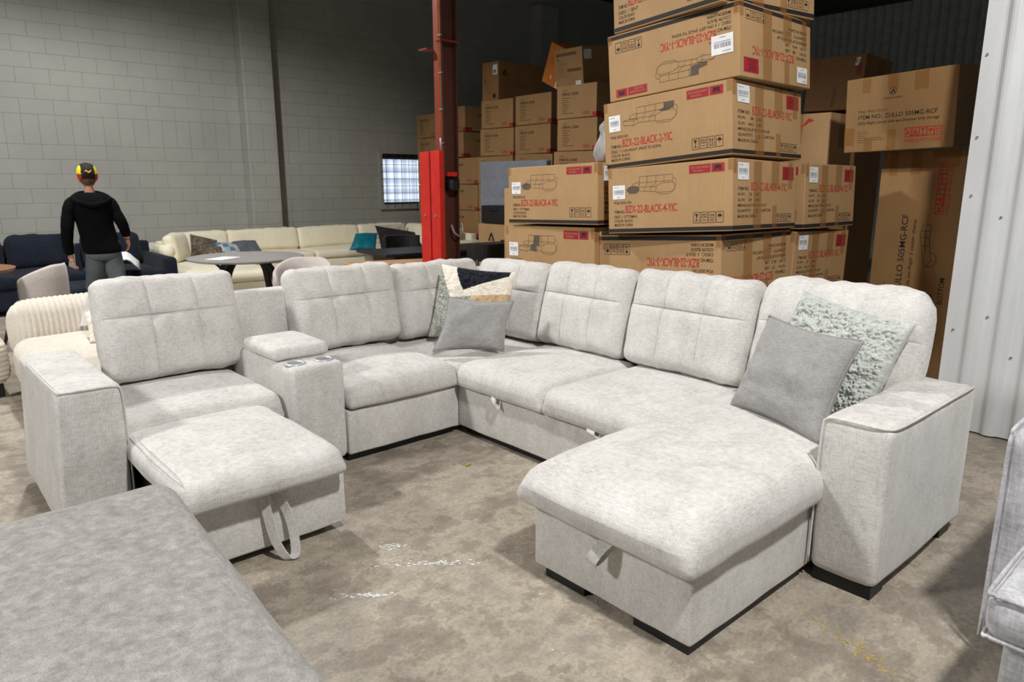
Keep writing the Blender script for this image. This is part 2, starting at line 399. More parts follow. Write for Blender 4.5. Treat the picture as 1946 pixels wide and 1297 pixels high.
# ------------------------------------------------------------------ the big light grey sectional
sofa = thing('sectional_sofa', 'large light grey U-shaped sectional sofa with chaise, cup holder console and pulled-out footrest', 'sofa', (2.0, 2.6, 0))
SO = Vector((2.0, 2.6, 0))
def sp(name, vf, mat='sofa', parent=None, smooth=True):
    """a part of the sofa given in room coordinates"""
    mb = vf if isinstance(vf, MB) else MB().add(vf, smooth=smooth)
    off = SO if parent is None else parent_off[parent.name]
    piv = off
    mb.v = [(p[0]-piv.x, p[1]-piv.y, p[2]-piv.z) for p in mb.v]
    o = mb.build(name, M[mat], parent or sofa); parent_off[o.name] = off
    return o
parent_off = {}
def lean(bottom, axis_rot, tilt, w, t, h, seed, tuft=True, cr=.045, round_=.055, sag=0, cols=3, seamz=.06):
    """tufted back cushion: local x = width, -y = front, z = up"""
    cuts = ([], [], [])
    xs = [w*(k/cols-.5) for k in range(1, cols)] if tuft else []
    for s_ in xs:
        for e in (-.022, -.011, -.005, -.0025, 0, .0025, .005, .011, .022): cuts[0].append(s_+e)
    if tuft:
        for e in (-.022, -.011, -.005, -.0025, 0, .0025, .005, .011, .022): cuts[2].append(seamz+e)
    def d(p, hh):
        u, v, q = p[0]/hh[0], p[1]/hh[1], p[2]/hh[2]
        x, y, z = p
        x *= 1+.012*(1-q*q)
        z += .006*(1-u*u)*(1 if q > .5 else 0)*q
        n = noise.noise(Vector((x*7+seed, y*7, z*7)))+.6*noise.noise(Vector((x*19+seed, y*9, z*19)))
        e = max(abs(u), abs(q)) ** 4
        x += n*.007*u*(.4+e); z += n*.009*q*(.4+e)
        if v < 0:
            f = -v
            y -= cr*f*(max(0, 1-u*u)**.7)*(max(0, 1-q*q)**.7)
            g = 0
            for s_ in xs:
                g = max(g, .010*math.exp(-((x-s_)/.0035)**2)+.006*math.exp(-((x-s_)/.022)**2))
            if tuft:
                g = max(g, .011*math.exp(-((z-seamz)/.0035)**2)+.009*math.exp(-((z-seamz)/.024)**2))
                for s_ in xs: g += .016*math.exp(-(((x-s_)/.035)**2+((z-seamz)/.03)**2))
            y += g*f*(1-e)
            y += n*.004*f
        else:
            y += .02*v*(1-u*u)*(1-q*q)
        return (x, y, z)
    V, F = rbox(w, t, h, round_, .022, cuts, d, rr=(round_, t*.46, round_))
    Mx = Matrix.Translation(Vector(bottom)) @ Euler((0, 0, axis_rot)).to_matrix().to_4x4() @ Euler((-tilt, 0, 0)).to_matrix().to_4x4() @ Matrix.Translation(Vector((0, 0, h/2)))
    return [tuple(Mx @ Vector(p)) for p in V], F
# left arm (slightly splayed)
def splay(cx, k):
    def d(p, h):
        x, y, z = p
        n = noise.noise(Vector((x*6, y*6, z*6)))*.004
        x += k*(h[2]-z)/(2*h[2]) * (1 if p[0] < 0 else .1)
        return (x+n*(p[0]/h[0]), y+n*(p[1]/h[1]), z+n*(p[2]/h[2]))
    return d
aL = sp('arm', rb(.475, 3.30, .045, .722, 4.21, .66, .028, .06, splay(0, -.035)))
pip = MB()
pip.add(tube(spline([(.478, 3.98, .655), (.478, 3.6, .659), (.485, 3.33, .659), (.50, 3.303, .657), (.60, 3.297, .657), (.69, 3.300, .652), (.716, 3.300, .625), (.721, 3.300, .5), (.721, 3.300, .25), (.719, 3.302, .06)], 6), .0045, 6), smooth=True)
sp('arm_piping', pip, parent=aL)
# right arm
aR = sp('arm', rb(2.53, .865, .045, 3.42, 1.118, .66, .035, .06, splay(0, 0)))
pip = MB()
pip.add(tube(spline([(2.531, 1.117, .07), (2.529, 1.114, .35), (2.529, 1.110, .60), (2.530, 1.095, .651), (2.532, 1.03, .658), (2.534, .93, .658), (2.548, .885, .657), (2.60, .869, .657), (2.8, .866, .656), (3.1, .866, .657), (3.36, .868, .655), (3.41, .88, .650)], 6), .0048, 6), smooth=True)
sp('arm_piping', pip, parent=aR)
for x0, y0, x1, y1 in ((2.545, .885, 2.66, 1.10), (3.25, .885, 3.37, 1.0)):
    sp('foot', box(x0, y0, 0, x1, y1, .05), 'blackplastic', smooth=False)
for x0, y0, x1, y1 in ((.48, 3.33, .6, 3.45), (.5, 4.05, .6, 4.15)):
    sp('foot', box(x0, y0, 0, x1, y1, .05), 'blackplastic', smooth=False)
# back frames
sp('back_frame', rb(.90, 4.13, .045, 3.42, 4.25, .87, .02, .1))
sp('back_frame', rb(3.40, 1.10, .045, 3.52, 4.25, .87, .02, .1))
# bases and front panels
wob = puff(0, .002, wob=.002)
sp('base_panel', rb(1.785, 3.312, .048, 2.508, 4.13, .298, .012, .06, wob))
sp('base_panel', rb(2.535, 1.86, .045, 3.40, 3.33, .30, .012, .06, puff(0, .002, wob=.003, seed=4)))
cb_ = sp('base_panel', rb(1.782, 1.135, .03, 3.40, 1.862, .303, .012, .06, puff(0, .002, wob=.002, seed=8)))
sp('corner_base', rb(2.512, 3.335, .035, 3.40, 4.13, .36, .012, .1))
for a in ((1.80, 3.36, 2.49, 3.40), (2.58, 1.95, 2.62, 3.3), ):
    sp('foot', box(a[0], a[1], 0, a[2], a[3], .05), 'blackplastic', smooth=False)
for a in ((1.788, 1.60, 1.85, 1.80), (1.788, 1.145, 1.86, 1.37), (1.86, 1.145, 2.53, 1.19)):
    sp('foot', box(a[0], a[1], 0, a[2], a[3], .034), 'blackplastic', smooth=False)
# seat cushions
sp('seat_cushion', rb(.725, 3.40, .29, 1.478, 4.16, .445, .055, .035, puff(.035, .006, seed=1), rr=boxed(.05, .065, .072)))
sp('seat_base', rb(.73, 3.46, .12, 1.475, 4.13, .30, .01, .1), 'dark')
sp('seat_cushion', rb(1.788, 3.285, .305, 2.515, 4.15, .445, .058, .035, puff(.038, .008, seed=2), rr=boxed(.05, .065, .072)))
sp('seat_cushion', rb(2.50, 3.31, .33, 3.40, 4.15, .425, .04, .04, puff(.012, .0, seed=3)))
sp('seat_cushion', rb(2.498, 2.578, .305, 3.34, 3.318, .445, .058, .035, puff(.036, .008, seed=5), rr=boxed(.065, .05, .072)))
sp('seat_cushion', rb(2.498, 1.85, .305, 3.34, 2.574, .445, .058, .035, puff(.036, .008, seed=6), rr=boxed(.065, .05, .072)))
# chaise cushion: rounded nose, slight overhang
def chd(p, h):
    x, y, z = puff(.034, .012, seed=9, wob=.004)(p, h)
    u = p[0]/h[0]
    if u < 0: x += .0
    if z > 0: z -= .035*max(0, -(u+.72)/.28)**2*min(1, z/h[2])
    return (x, y, z)
cc = sp('chaise_cushion', rb(1.705, 1.095, .303, 3.34, 1.895, .462, .085, .032, chd, rr=boxed(.095, .080, .090, .30)))
# console with two cup holders and a lid
co = sp('console', rb(1.485, 3.305, .045, 1.779, 4.13, .585, .035, .05, wob))
MBl = rb(1.475, 3.485, .585, 1.79, 3.90, .655, .028, .03, puff(.012, .004, seed=12))
sp('console_lid', MBl, parent=co)
for cx_, cy_ in ((1.548, 3.400), (1.700, 3.392)):
    ring = MB()
    n = 40; V = []; F = []
    prof = [(.036, .588), (.039, .591), (.043, .5925), (.051, .592), (.0535, .589), (.0535, .583)]
    for r_, z_ in prof: V += [(cx_+r_*math.cos(2*math.pi*k/n), cy_+r_*math.sin(2*math.pi*k/n), z_) for k in range(n)]
    for i in range(len(prof)-1):
        for k in range(n): F.append((i*n+k, i*n+(k+1) % n, (i+1)*n+(k+1) % n, (i+1)*n+k))
    ring.add((V, F), smooth=True)
    o = sp('cup_holder', ring, 'chrome', parent=co)
    sp('cup_well', cyl(cx_, cy_, .5862, .5885, .0365, 32), 'cupwell', parent=co, smooth=False)
# pulled-out footrest on casters
fb = sp('footrest_base', rb(.728, 2.665, .035, 1.404, 2.70, .318, .012, .05, wob))
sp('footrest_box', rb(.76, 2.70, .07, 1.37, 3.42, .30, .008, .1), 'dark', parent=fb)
fc = sp('footrest_cushion', rb(.712, 2.565, .298, 1.372, 3.43, .415, .055, .03, puff(.04, .010, seed=15), rr=boxed(.05, .085, .068, .35)), parent=fb)
sp('footrest_piping', MB().add(tube(spline([(.735, 3.36, .425), (.726, 3.0, .431), (.730, 2.72, .425), (.737, 2.60, .395), (.737, 2.568, .34)], 6), .0018, 6), smooth=True), parent=fb)
st1 = spline([(1.030, 2.655, .315), (1.030, 2.640, .30), (1.036, 2.625, .20), (1.05, 2.60, .09), (1.076, 2.575, .022), (1.098, 2.565, .010), (1.12, 2.575, .026), (1.128, 2.60, .10), (1.118, 2.63, .19), (1.088, 2.645, .27), (1.076, 2.655, .315)], 7)
sp('pull_strap', MB().add(ribbon(st1, (.8, -.75, .1), .038, .006), smooth=False), parent=fb)
for x_, y_ in ((.80, 2.75), (1.32, 2.75), (.80, 3.3), (1.32, 3.3)):
    sp('caster', MB().add(tube([(x_-.012, y_, .022), (x_+.012, y_, .022)], .022, 16), smooth=True).add(box(x_-.02, y_-.02, .04, x_+.02, y_+.02, .075)), 'blackplastic', parent=fb)
sp('seat_rail', box(.727, 3.36, .04, .742, 4.1, .30), 'blackplastic', smooth=False); sp('seat_rail', box(1.46, 3.36, .04, 1.475, 4.1, .30), 'blackplastic', smooth=False)
# pull tabs
def tab(pts, wdir, wd): sp('pull_tab', MB().add(ribbon(spline(pts, 6), wdir, wd, .005)))
tab([(1.80, 1.452, .305), (1.76, 1.455, .303), (1.722, 1.475, .268), (1.705, 1.495, .225), (1.712, 1.502, .208), (1.735, 1.490, .225), (1.785, 1.462, .285)], (-.15, 1, .45), .044)
tab([(2.53, 2.955, .312), (2.508, 2.955, .315), (2.492, 2.945, .295), (2.492, 2.93, .270), (2.505, 2.925, .262), (2.533, 2.94, .30)], (0, 1, .5), .036)
tab([(2.53, 2.22, .308), (2.505, 2.22, .315), (2.488, 2.21, .310), (2.486, 2.20, .298), (2.50, 2.19, .290), (2.533, 2.2, .30)], (0, 1, .1), .05)
# back cushions   (bottom-front reference, rotation, tilt)
def bc(*a, **k): return sp('back_cushion', lean(*a, **k))
bc((1.170, 4.045, .470), 0, R(13), .72, .17, .545, 1)
bc((2.215, 4.045, .470), 0, R(13), .745, .17, .515, 2)
bc((2.960, 4.05, .445), 0, R(14), .72, .17, .515, 3)
RX = R(-90)
bc((3.27, 3.715, .44), RX, R(14), .70, .17, .53, 4)
bc((3.265, 3.005, .455), RX, R(15), .70, .17, .545, 5)
bc((3.265, 2.245, .455), RX, R(15), .77, .17, .56, 6)
bc((3.265, 1.445, .455), RX, R(15), .80, .17, .60, 7, round_=.12)

# ------------------------------------------------------------------ throw pillows
def pillow(c, th, n=40, front=0, pinch=.02, bumpf=None, seed=0, region=None):
    """c: BL, BR, TR, TL corners; th: thickness; front faces the side of the normal towards the camera"""
    BL, BR, TR, TL = [Vector(p) for p in c]
    nm = (BR-BL).cross(TL-BL).normalized(); cen = (BL+BR+TR+TL)/4
    if nm.dot(Vector((0, 0, CAM_H))-cen) < 0: nm = -nm
    V = []; F = []; MI = []
    def pos(i, j, s):
        u, v = i/n, j/n
        p = (BL*(1-u)+BR*u)*(1-v)+(TL*(1-u)+TR*u)*v
        a, b = 2*u-1, 2*v-1
        p = p+(cen-p)*(pinch*2)*(abs(a)*(1-b*b)+abs(b)*(1-a*a))
        k = max(0, (1-a*a)*(1-b*b))
        wv = noise.noise(Vector((a*2.2+seed, b*2.2, s*.5)))*.25+noise.noise(Vector((a*6+seed, b*6, 3)))*.10*(1.2-k)
        t = th/2*(k**.42)*(1+wv)
        if bumpf and k > .0: t += bumpf(p, u, v)*min(1, k*12)
        return p+nm*s*t
    idx = {}
    for s in (1, -1):
        for i in range(n+1):
            for j in range(n+1):
                if s < 0 and (i in (0, n) or j in (0, n)): idx[(i, j, s)] = idx[(i, j, 1)]
                else: idx[(i, j, s)] = len(V); V.append(pos(i, j, s))
    for s in (1, -1):
        for i in range(n):
            for j in range(n):
                q = (idx[(i, j, s)], idx[(i+1, j, s)], idx[(i+1, j+1, s)], idx[(i, j+1, s)])
                F.append(q if s > 0 else q[::-1]); MI.append(region((i+.5)/n, (j+.5)/n, s) if region else 0)
    rim = [V[idx[(i, 0, 1)]] for i in range(n)]+[V[idx[(n, j, 1)]] for j in range(n)]+[V[idx[(n-i, n, 1)]] for i in range(n)]+[V[idx[(0, n-j, 1)]] for j in range(n)]
    return (V, F), MI, rim, cen
def make_pillow(name, label, c, th, mats, parent=None, piping=None, group=None, **k):
    (V, F), MI, rim, cen = pillow(c, th, **k)
    zb = min(p[2] for p in c); base = Vector((cen.x, cen.y, zb))
    t = thing(name, label, 'pillow', base, 0, group)
    mb = MB().add(([p-base for p in V], F), MI, smooth=True); mb.build('pillow_cover', [M[m_] for m_ in mats], t)
    if piping: MB().add(tube([p-base for p in rim], .0045, 6, closed=True), smooth=True).build('piping', M[piping], t)
    return t
def curly(sc, amp, seed=0):
    def f(p, u, v):
        q = p*sc; c = noise.cell(q) if False else 0
        a = noise.noise(q+Vector((seed, 0, 0))); b_ = noise.noise(q*2.1)
        return amp*(abs(a)*1.6+.6*b_+.8*noise.noise(q*.45))
    return f
def zig(u, v, s):
    if s < 0: return 0
    # 0 grey, 1 ivory, 2 black, 3 tan
    vl = 1-(u/.27)*.46 if u < .27 else .54+(u-.27)*.20
    apex = .42
    bl = (1-(u-.22)/(apex-.22)*.33) if u < apex else .67+(u-apex)/.5*.25
    if .22 < u < .95 and v > bl: return 2
    if u < .27:
        if v > vl: return 1
        return 0
    if v > vl: return 1
    if u > .55: return 3
    return 0
M['ivorypile'] = fabric('ivory_pile', srgb(206, 196, 180), srgb(228, 219, 204), srgb(242, 236, 224), grain=240, patch=30, sheen=.4)
M['greypile'] = fabric('grey_salt_pepper_pile', srgb(104, 106, 98), srgb(152, 154, 145), srgb(204, 204, 196), grain=200, patch=60, contrast=1.6, sheen=.2)
M['blackpile'] = fabric('black_pile', srgb(12, 14, 18), srgb(24, 27, 34), srgb(42, 46, 56), grain=240, patch=20, sheen=.1)
M['tanpile'] = fabric('tan_pile', srgb(170, 140, 104), srgb(196, 168, 130), srgb(214, 190, 156), grain=240, patch=30, sheen=.2)
make_pillow('throw_pillow', 'shaggy throw pillow with black, ivory, tan and grey blocks in the sofa corner',
            [(2.73, 3.90, .475), (2.975, 3.40, .475), (3.10, 3.425, .925), (2.88, 3.935, .955)], .17, ['greypile', 'ivorypile', 'blackpile', 'tanpile'],
            n=120, bumpf=curly(75, .009), region=zig, pinch=.03, seed=3)
make_pillow('throw_pillow', 'plain grey throw pillow leaning on the black and ivory shaggy one',
            [(2.50, 3.53, .475), (2.835, 3.245, .475), (2.935, 3.262, .775), (2.645, 3.555, .80)], .14, ['pillowgrey'], n=44, pinch=.06, seed=7, piping='pipegrey')
make_pillow('throw_pillow', 'grey corduroy throw pillow leaning by the right arm of the sofa',
            [(2.885, 1.70, .49), (2.70, 1.19, .475), (2.85, 1.125, .89), (3.035, 1.625, .90)], .16, ['pillowgrey'], n=44, pinch=.05, seed=11, piping='pipegrey')
make_pillow('throw_pillow', 'pale sage curly fleece throw pillow behind the grey corduroy one',
            [(3.02, 1.66, .51), (2.99, 1.13, .495), (3.225, 1.065, .915), (3.245, 1.575, 1.0)], .17, ['fluff'], n=130, bumpf=curly(62, .017, 5), pinch=.035, seed=15)

# ------------------------------------------------------------------ foreground seats
ot = thing('storage_ottoman', 'large mid-grey chenille ottoman at the near left corner', 'ottoman', (-.1, 1.6, 0), R(0))
def lo(vf, off): return [(p[0]-off[0], p[1]-off[1], p[2]-off[2]) for p in vf[0]], vf[1]
def otd(p, h):
    x, y, z = puff(.012, .006, seed=31, wob=.004)(p, h)
    x -= .135*(1-(p[1]/h[1]+1)/2)*(1 if p[0] > 0 else 0)*(p[0]/h[0])
    return x, y, z
MB().add(lo(rb(-.95, .55, .26, .70, 2.63, .472, .10, .05, otd, rr=(.085, .10, .09)), (-.1, 1.6, 0)), smooth=True).build('seat_cushion', M['foregrey'], ot)
MB().add(lo(rb(-.90, .60, .05, .64, 2.56, .27, .02, .2), (-.1, 1.6, 0)), smooth=True).build('base_panel', M['foregrey'], ot)
for x_, y_ in ((-.8, .7), (.52, .7), (-.8, 2.45), (.52, 2.45)):
    MB().add(lo(box(x_-.04, y_-.04, 0, x_+.04, y_+.04, .055), (-.1, 1.6, 0))).build('foot', M['blackplastic'], ot)

rc = thing('grey_sofa', 'silver-grey piped sofa end at the right edge of the floor', 'sofa', (2.7, 0, 0))
O2 = (2.7, 0, 0)
MB().add(lo(rb(2.04, -.7, .325, 2.9, .432, .455, .045, .05, puff(.02, .006, seed=40)), O2), smooth=True).build('seat_cushion', M['rightgrey'], rc)
MB().add(lo(rb(2.13, -.7, .05, 3.3, .395, .33, .02, .2), O2), smooth=True).build('base_panel', M['rightgrey'], rc)
ar = MB().add(lo(rb(2.49, .36, .05, 3.3, .535, .77, .05, .05, puff(0, .004, seed=41)), O2), smooth=True).build('arm', M['rightgrey'], rc)
pp = MB()
for y_ in (.372, .526):
    pp.add(tube(spline([lo(([p], 0), O2)[0][0] for p in ((2.491, y_, .07), (2.488, y_, .4), (2.491, y_, .69), (2.505, y_, .745), (2.55, y_, .768), (2.9, y_, .771), (3.28, y_, .771))], 6), .006, 6), smooth=True)
pp.build('arm_piping', M['rightgrey'], ar)
pp = MB()
pp.add(tube([lo(([p], 0), O2)[0][0] for p in spline([(2.88, .428, .452), (2.6, .428, .456), (2.10, .428, .452), (2.052, .41, .45), (2.045, .36, .452), (2.045, 0, .455), (2.045, -.6, .452)], 6)], .0055, 6), smooth=True)
pp.add(tube([lo(([p], 0), O2)[0][0] for p in spline([(2.88, .428, .328), (2.6, .428, .326), (2.10, .428, .328), (2.052, .41, .33), (2.045, .36, .33), (2.045, 0, .33), (2.045, -.6, .33)], 6)], .0055, 6), smooth=True)
pp.build('cushion_piping', M['rightgrey'], rc)
for x_, y_ in ((2.2, -.6), (2.2, .34), (3.2, .5), (3.2, -.6)):
    MB().add(lo(box(x_-.03, y_-.03, 0, x_+.03, y_+.03, .055), O2)).build('foot', M['blackplastic'], rc)
# ------------------------------------------------------------------ lettering and carton prints
_tc = {}
def glyphs(s, bold=0.0):
    k = (s, bold)
    if k not in _tc:
        c = bpy.data.curves.new('lettering', 'FONT'); c.body = s; c.size = 1; c.offset = bold; c.resolution_u = 3
        o = bpy.data.objects.new('lettering', c); COL.objects.link(o)
        dg = bpy.context.evaluated_depsgraph_get(); dg.update()
        me = bpy.data.meshes.new_from_object(o.evaluated_get(dg))
        V = [(v.co.x, v.co.y) for v in me.vertices]; F = [tuple(p.vertices) for p in me.polygons]
        bpy.data.objects.remove(o); bpy.data.curves.remove(c); bpy.data.meshes.remove(me)
        _tc[k] = (V, F)
    return _tc[k]
class Face:
    """prints on one face of a carton; u, v run 0..1 from the lower left of the face as seen from outside"""
    def __init__(s, mb, dims, face, flip=False, rot=0, off=.0012):
        s.mb = mb; s.d = dims; s.face = face; s.flip = flip; s.off = off; s.rot = rot
        s.W = dims[1] if face == 'X' else dims[0]; s.H = dims[2]
        if rot: s.W, s.H = s.H, s.W
    def pt(s, u, v, lift=0):
        if s.flip: u, v = 1-u, 1-v
        if s.rot: u, v = 1-v, u
        dx, dy, dz = s.d; o = s.off+lift
        if s.face == 'X': return (-dx/2-o, dy/2-u*dy, v*dz)
        return (-dx/2+u*dx, -dy/2-o, v*dz)
    def poly(s, pts, mi, lift=0):
        s.mb.add(([s.pt(u, v, lift) for u, v in pts], [tuple(range(len(pts)))]), mi)
    def rect(s, u0, v0, u1, v1, mi, lift=0): s.poly([(u0, v0), (u1, v0), (u1, v1), (u0, v1)], mi, lift)
    def text(s, t, u, v, h, mi, w=None, bold=.004, lift=0, maxw=None):
        """cap height h and width w are shares of the face"""
        V, F = glyphs(t, bold)
        if not V: return
        xm = max(x for x, y in V); k = h/.7
        ku = (w/xm) if w else k*s.H/s.W*.85
        s.mb.add(([s.pt(u+x*ku, v+y*k, lift) for x, y in V], F), mi)
    def line(s, pts, th, mi, lift=0):
        A = s.H/s.W
        for (a, b), (c, d) in zip(pts, pts[1:]):
            dx, dy = (c-a)/A, d-b; L = math.hypot(dx, dy) or 1
            nx, ny = -dy/L*th/2, dx/L*th/2
            s.poly([(a+nx*A, b+ny), (c+nx*A, d+ny), (c-nx*A, d-ny), (a-nx*A, b-ny)][::-1], mi, lift)
    def disc(s, u, v, r, mi, lift=0, n=20):
        A = s.H/s.W; s.poly([(u+r*A*math.cos(2*math.pi*k/n), v+r*math.sin(2*math.pi*k/n)) for k in range(n)], mi, lift)
PM = ['ink', 'inkred', 'tagred', 'sketch', 'sketchfill', 'faint', 'card']      # print material slots
INK, RED, TAG, SK, SKF, FAINT, CARD = range(7)
def icons(f, u, v, w, h, mi=INK, n=4):
    cw = w/n
    for i in range(n):
        a = u+i*cw+cw*.08; b = u+(i+1)*cw-cw*.08; m_ = (a+b)/2; t = .006
        f.line([(a, v), (b, v), (b, v+h), (a, v+h), (a, v)], t, mi)
        k = i % 4; q = (b-a)
        if k == 0:
            f.poly([(a+q*.25, v+h*.85), (m_, v+h*.45), (b-q*.25, v+h*.85)][::-1], mi); f.line([(m_, v+h*.5), (m_, v+h*.25)], t*1.4, mi); f.line([(a+q*.28, v+h*.22), (b-q*.28, v+h*.22)], t*1.6, mi)
        elif k == 1:
            f.line([(a+q*.2, v+h*.8), (b-q*.2, v+h*.8), (b-q*.2, v+h*.5), (a+q*.2, v+h*.5), (a+q*.2, v+h*.8)], t, mi); f.line([(a+q*.2, v+h*.25), (b-q*.2, v+h*.25)], t, mi); f.line([(a+q*.35, v+h*.8), (b-q*.35, v+h*.5)], t, mi)
        elif k == 2:
            for e in (.33, .67):
                x = a+q*e; f.line([(x, v+h*.25), (x, v+h*.7)], t*1.2, mi); f.poly([(x-q*.12, v+h*.66), (x+q*.12, v+h*.66), (x, v+h*.86)], mi)
            f.line([(a+q*.2, v+h*.2), (b-q*.2, v+h*.2)], t, mi)
        else:
            f.poly([(a+q*.15, v+h*.55), (b-q*.15, v+h*.55), (b-q*.3, v+h*.75), (m_, v+h*.84), (a+q*.3, v+h*.75)], mi); f.line([(m_, v+h*.55), (m_, v+h*.3)], t, mi)
def couch(f, u, v, w, h, part):
    P = lambda a, b: (u+a*w, v+b*h)
    L = lambda *p: f.line([P(*q) for q in p], .0042, SK)
    L((.12, .62), (.26, .72), (.26, 1), (.93, 1), (.93, .82), (.98, .78), (1, .62), (.98, .3), (.92, .1), (.86, 0), (.66, .02), (.60, .15), (.60, .45), (.72, .58), (.93, .60), (.97, .50), (.96, .2), (.88, .1), (.62, .12))
    L((.12, .62), (.12, .45), (.26, .42), (.26, .72)); L((.26, .68), (.92, .68)); L((.42, 1), (.42, .66)); L((.60, 1), (.60, .62)); L((.76, 1), (.76, .6))
    L((.26, .66), (.22, .45)); L((.42, .66), (.38, .42)); L((.60, .62), (.50, .40), (.48, .18)); L((.28, .45), (.60, .42)); L((.28, .22), (.60, .16)); L((.38, .42), (.37, .2))
    L((.93, .82), (.93, .6))
    if part == 4:
        n = 22; f.poly([P(.13+.135*math.cos(2*math.pi*k/n), .33+.20*(1 if math.sin(2*math.pi*k/n) > 0 else 1.1)*math.sin(2*math.pi*k/n)) for k in range(n)], SKF)
        L((.04, .15), (.04, .05)); L((.22, .13), (.22, .04))
    else:
        L((0, .4), (0, .18), (.2, .12), (.28, .2), (.28, .42), (.15, .48), (0, .4), (.2, .34), (.28, .42)); L((.2, .34), (.2, .12)); L((.03, .18), (.03, .1)); L((.18, .12), (.18, .04))
    if part == 3: f.poly([P(.40, .98), P(.56, .98), P(.53, .5), P(.46, .42), P(.46, .12), P(.30, .16), P(.30, .44), P(.38, .55)][::-1], SKF)
    if part == 2: f.poly([P(.76, 1), P(.94, 1), P(.93, .72), P(.84, .6), P(.72, .58), P(.66, .66), P(.76, .74)][::-1], SKF)
    if part == 1: f.poly([P(.12, .62), P(.26, .72), P(.26, 1.0), P(.40, .98), P(.38, .52), P(.26, .48), P(.12, .45)][::-1], SKF)
def barlabel(f, u, v, w, h, seed=0):
    """white label (slot 0 paper, slot 1 bars)"""
    f.rect(u, v, u+w, v+h, 0, .0006); rnd = random.Random(seed); x = u+w*.12
    while x < u+w*.86:
        b = w*rnd.uniform(.02, .06); f.rect(x, v+h*.42, min(x+b, u+w*.88), v+h*.66, 1, .0012); x += b+w*rnd.uniform(.02, .05)
    f.rect(u+w*.12, v+h*.34, u+w*.88, v+h*.37, 1, .0012); f.rect(u+w*.35, v+h*.12, u+w*.6, v+h*.15, 1, .0012); f.rect(u+w*.1, v+h*.84, u+w*.5, v+h*.87, 1, .0012)
def legs_tag(f, u, v, w, h):
    f.rect(u, v, u+w*.61, v+h, TAG); f.rect(u+w*.64, v, u+w, v+h, TAG)
    f.text('4 KD LEGS INSIDE', u+w*.04, v+h*.56, h*.22, CARD, w=w*.53, lift=.0008); f.text('THE SOFA', u+w*.10, v+h*.18, h*.22, CARD, w=w*.3, lift=.0008)
    a = u+w*.68; q = w*.28
    f.poly([(a+q*.15, v+h*.45), (a+q*.85, v+h*.45), (a+q*.8, v+h*.8), (a+q*.2, v+h*.8)], INK, .0008)
    for x in (.1, .35, .62, .86): f.line([(a+q*x, v+h*.18), (a+q*(x*.6+.2), v+h*.5)], .014, INK, .0009)
def carton(name, label, cat, p, mat='card', group=None, tapes=True, flap=True):
    x, y, z, dx, dy, dz, yaw, rx, ry = p
    t = thing(name, label, cat, (x, y, z), 0, group); t.rotation_euler = (rx, ry, yaw)
    def df(q, h):
        n = noise.noise(Vector((q[0]*2+x*3, q[1]*2+y*3, q[2]*2+z*5)))*.004
        return (q[0]+n*q[0]/h[0]*0, q[1], q[2]+n*(1 if q[2] > 0 else 0))
    MB().add(rb(-dx/2, -dy/2, 0, dx/2, dy/2, dz, .006, .2), smooth=False).build('carton_body', M[mat], t)
    return t
def prints(t, fn):
    mb = MB(); fn(mb)
    if mb.f: mb.build('printing', [M[k] for k in PM], t)
def labels(t, *fns):
    for fn in fns:
        mb = MB(); fn(mb)
        if mb.f: mb.build('barcode_label', [M['white'], M['barcode']], t)
def tapes(t, dims, L):
    """strips of brown tape: (face, u0, v0, u1, v1)"""
    for fc_, u0, v0, u1, v1 in L:
        mb = MB(); f = Face(mb, dims, fc_, off=.0022); f.rect(u0, v0, u1, v1, 0); mb.build('packing_tape', M['tape'], t)
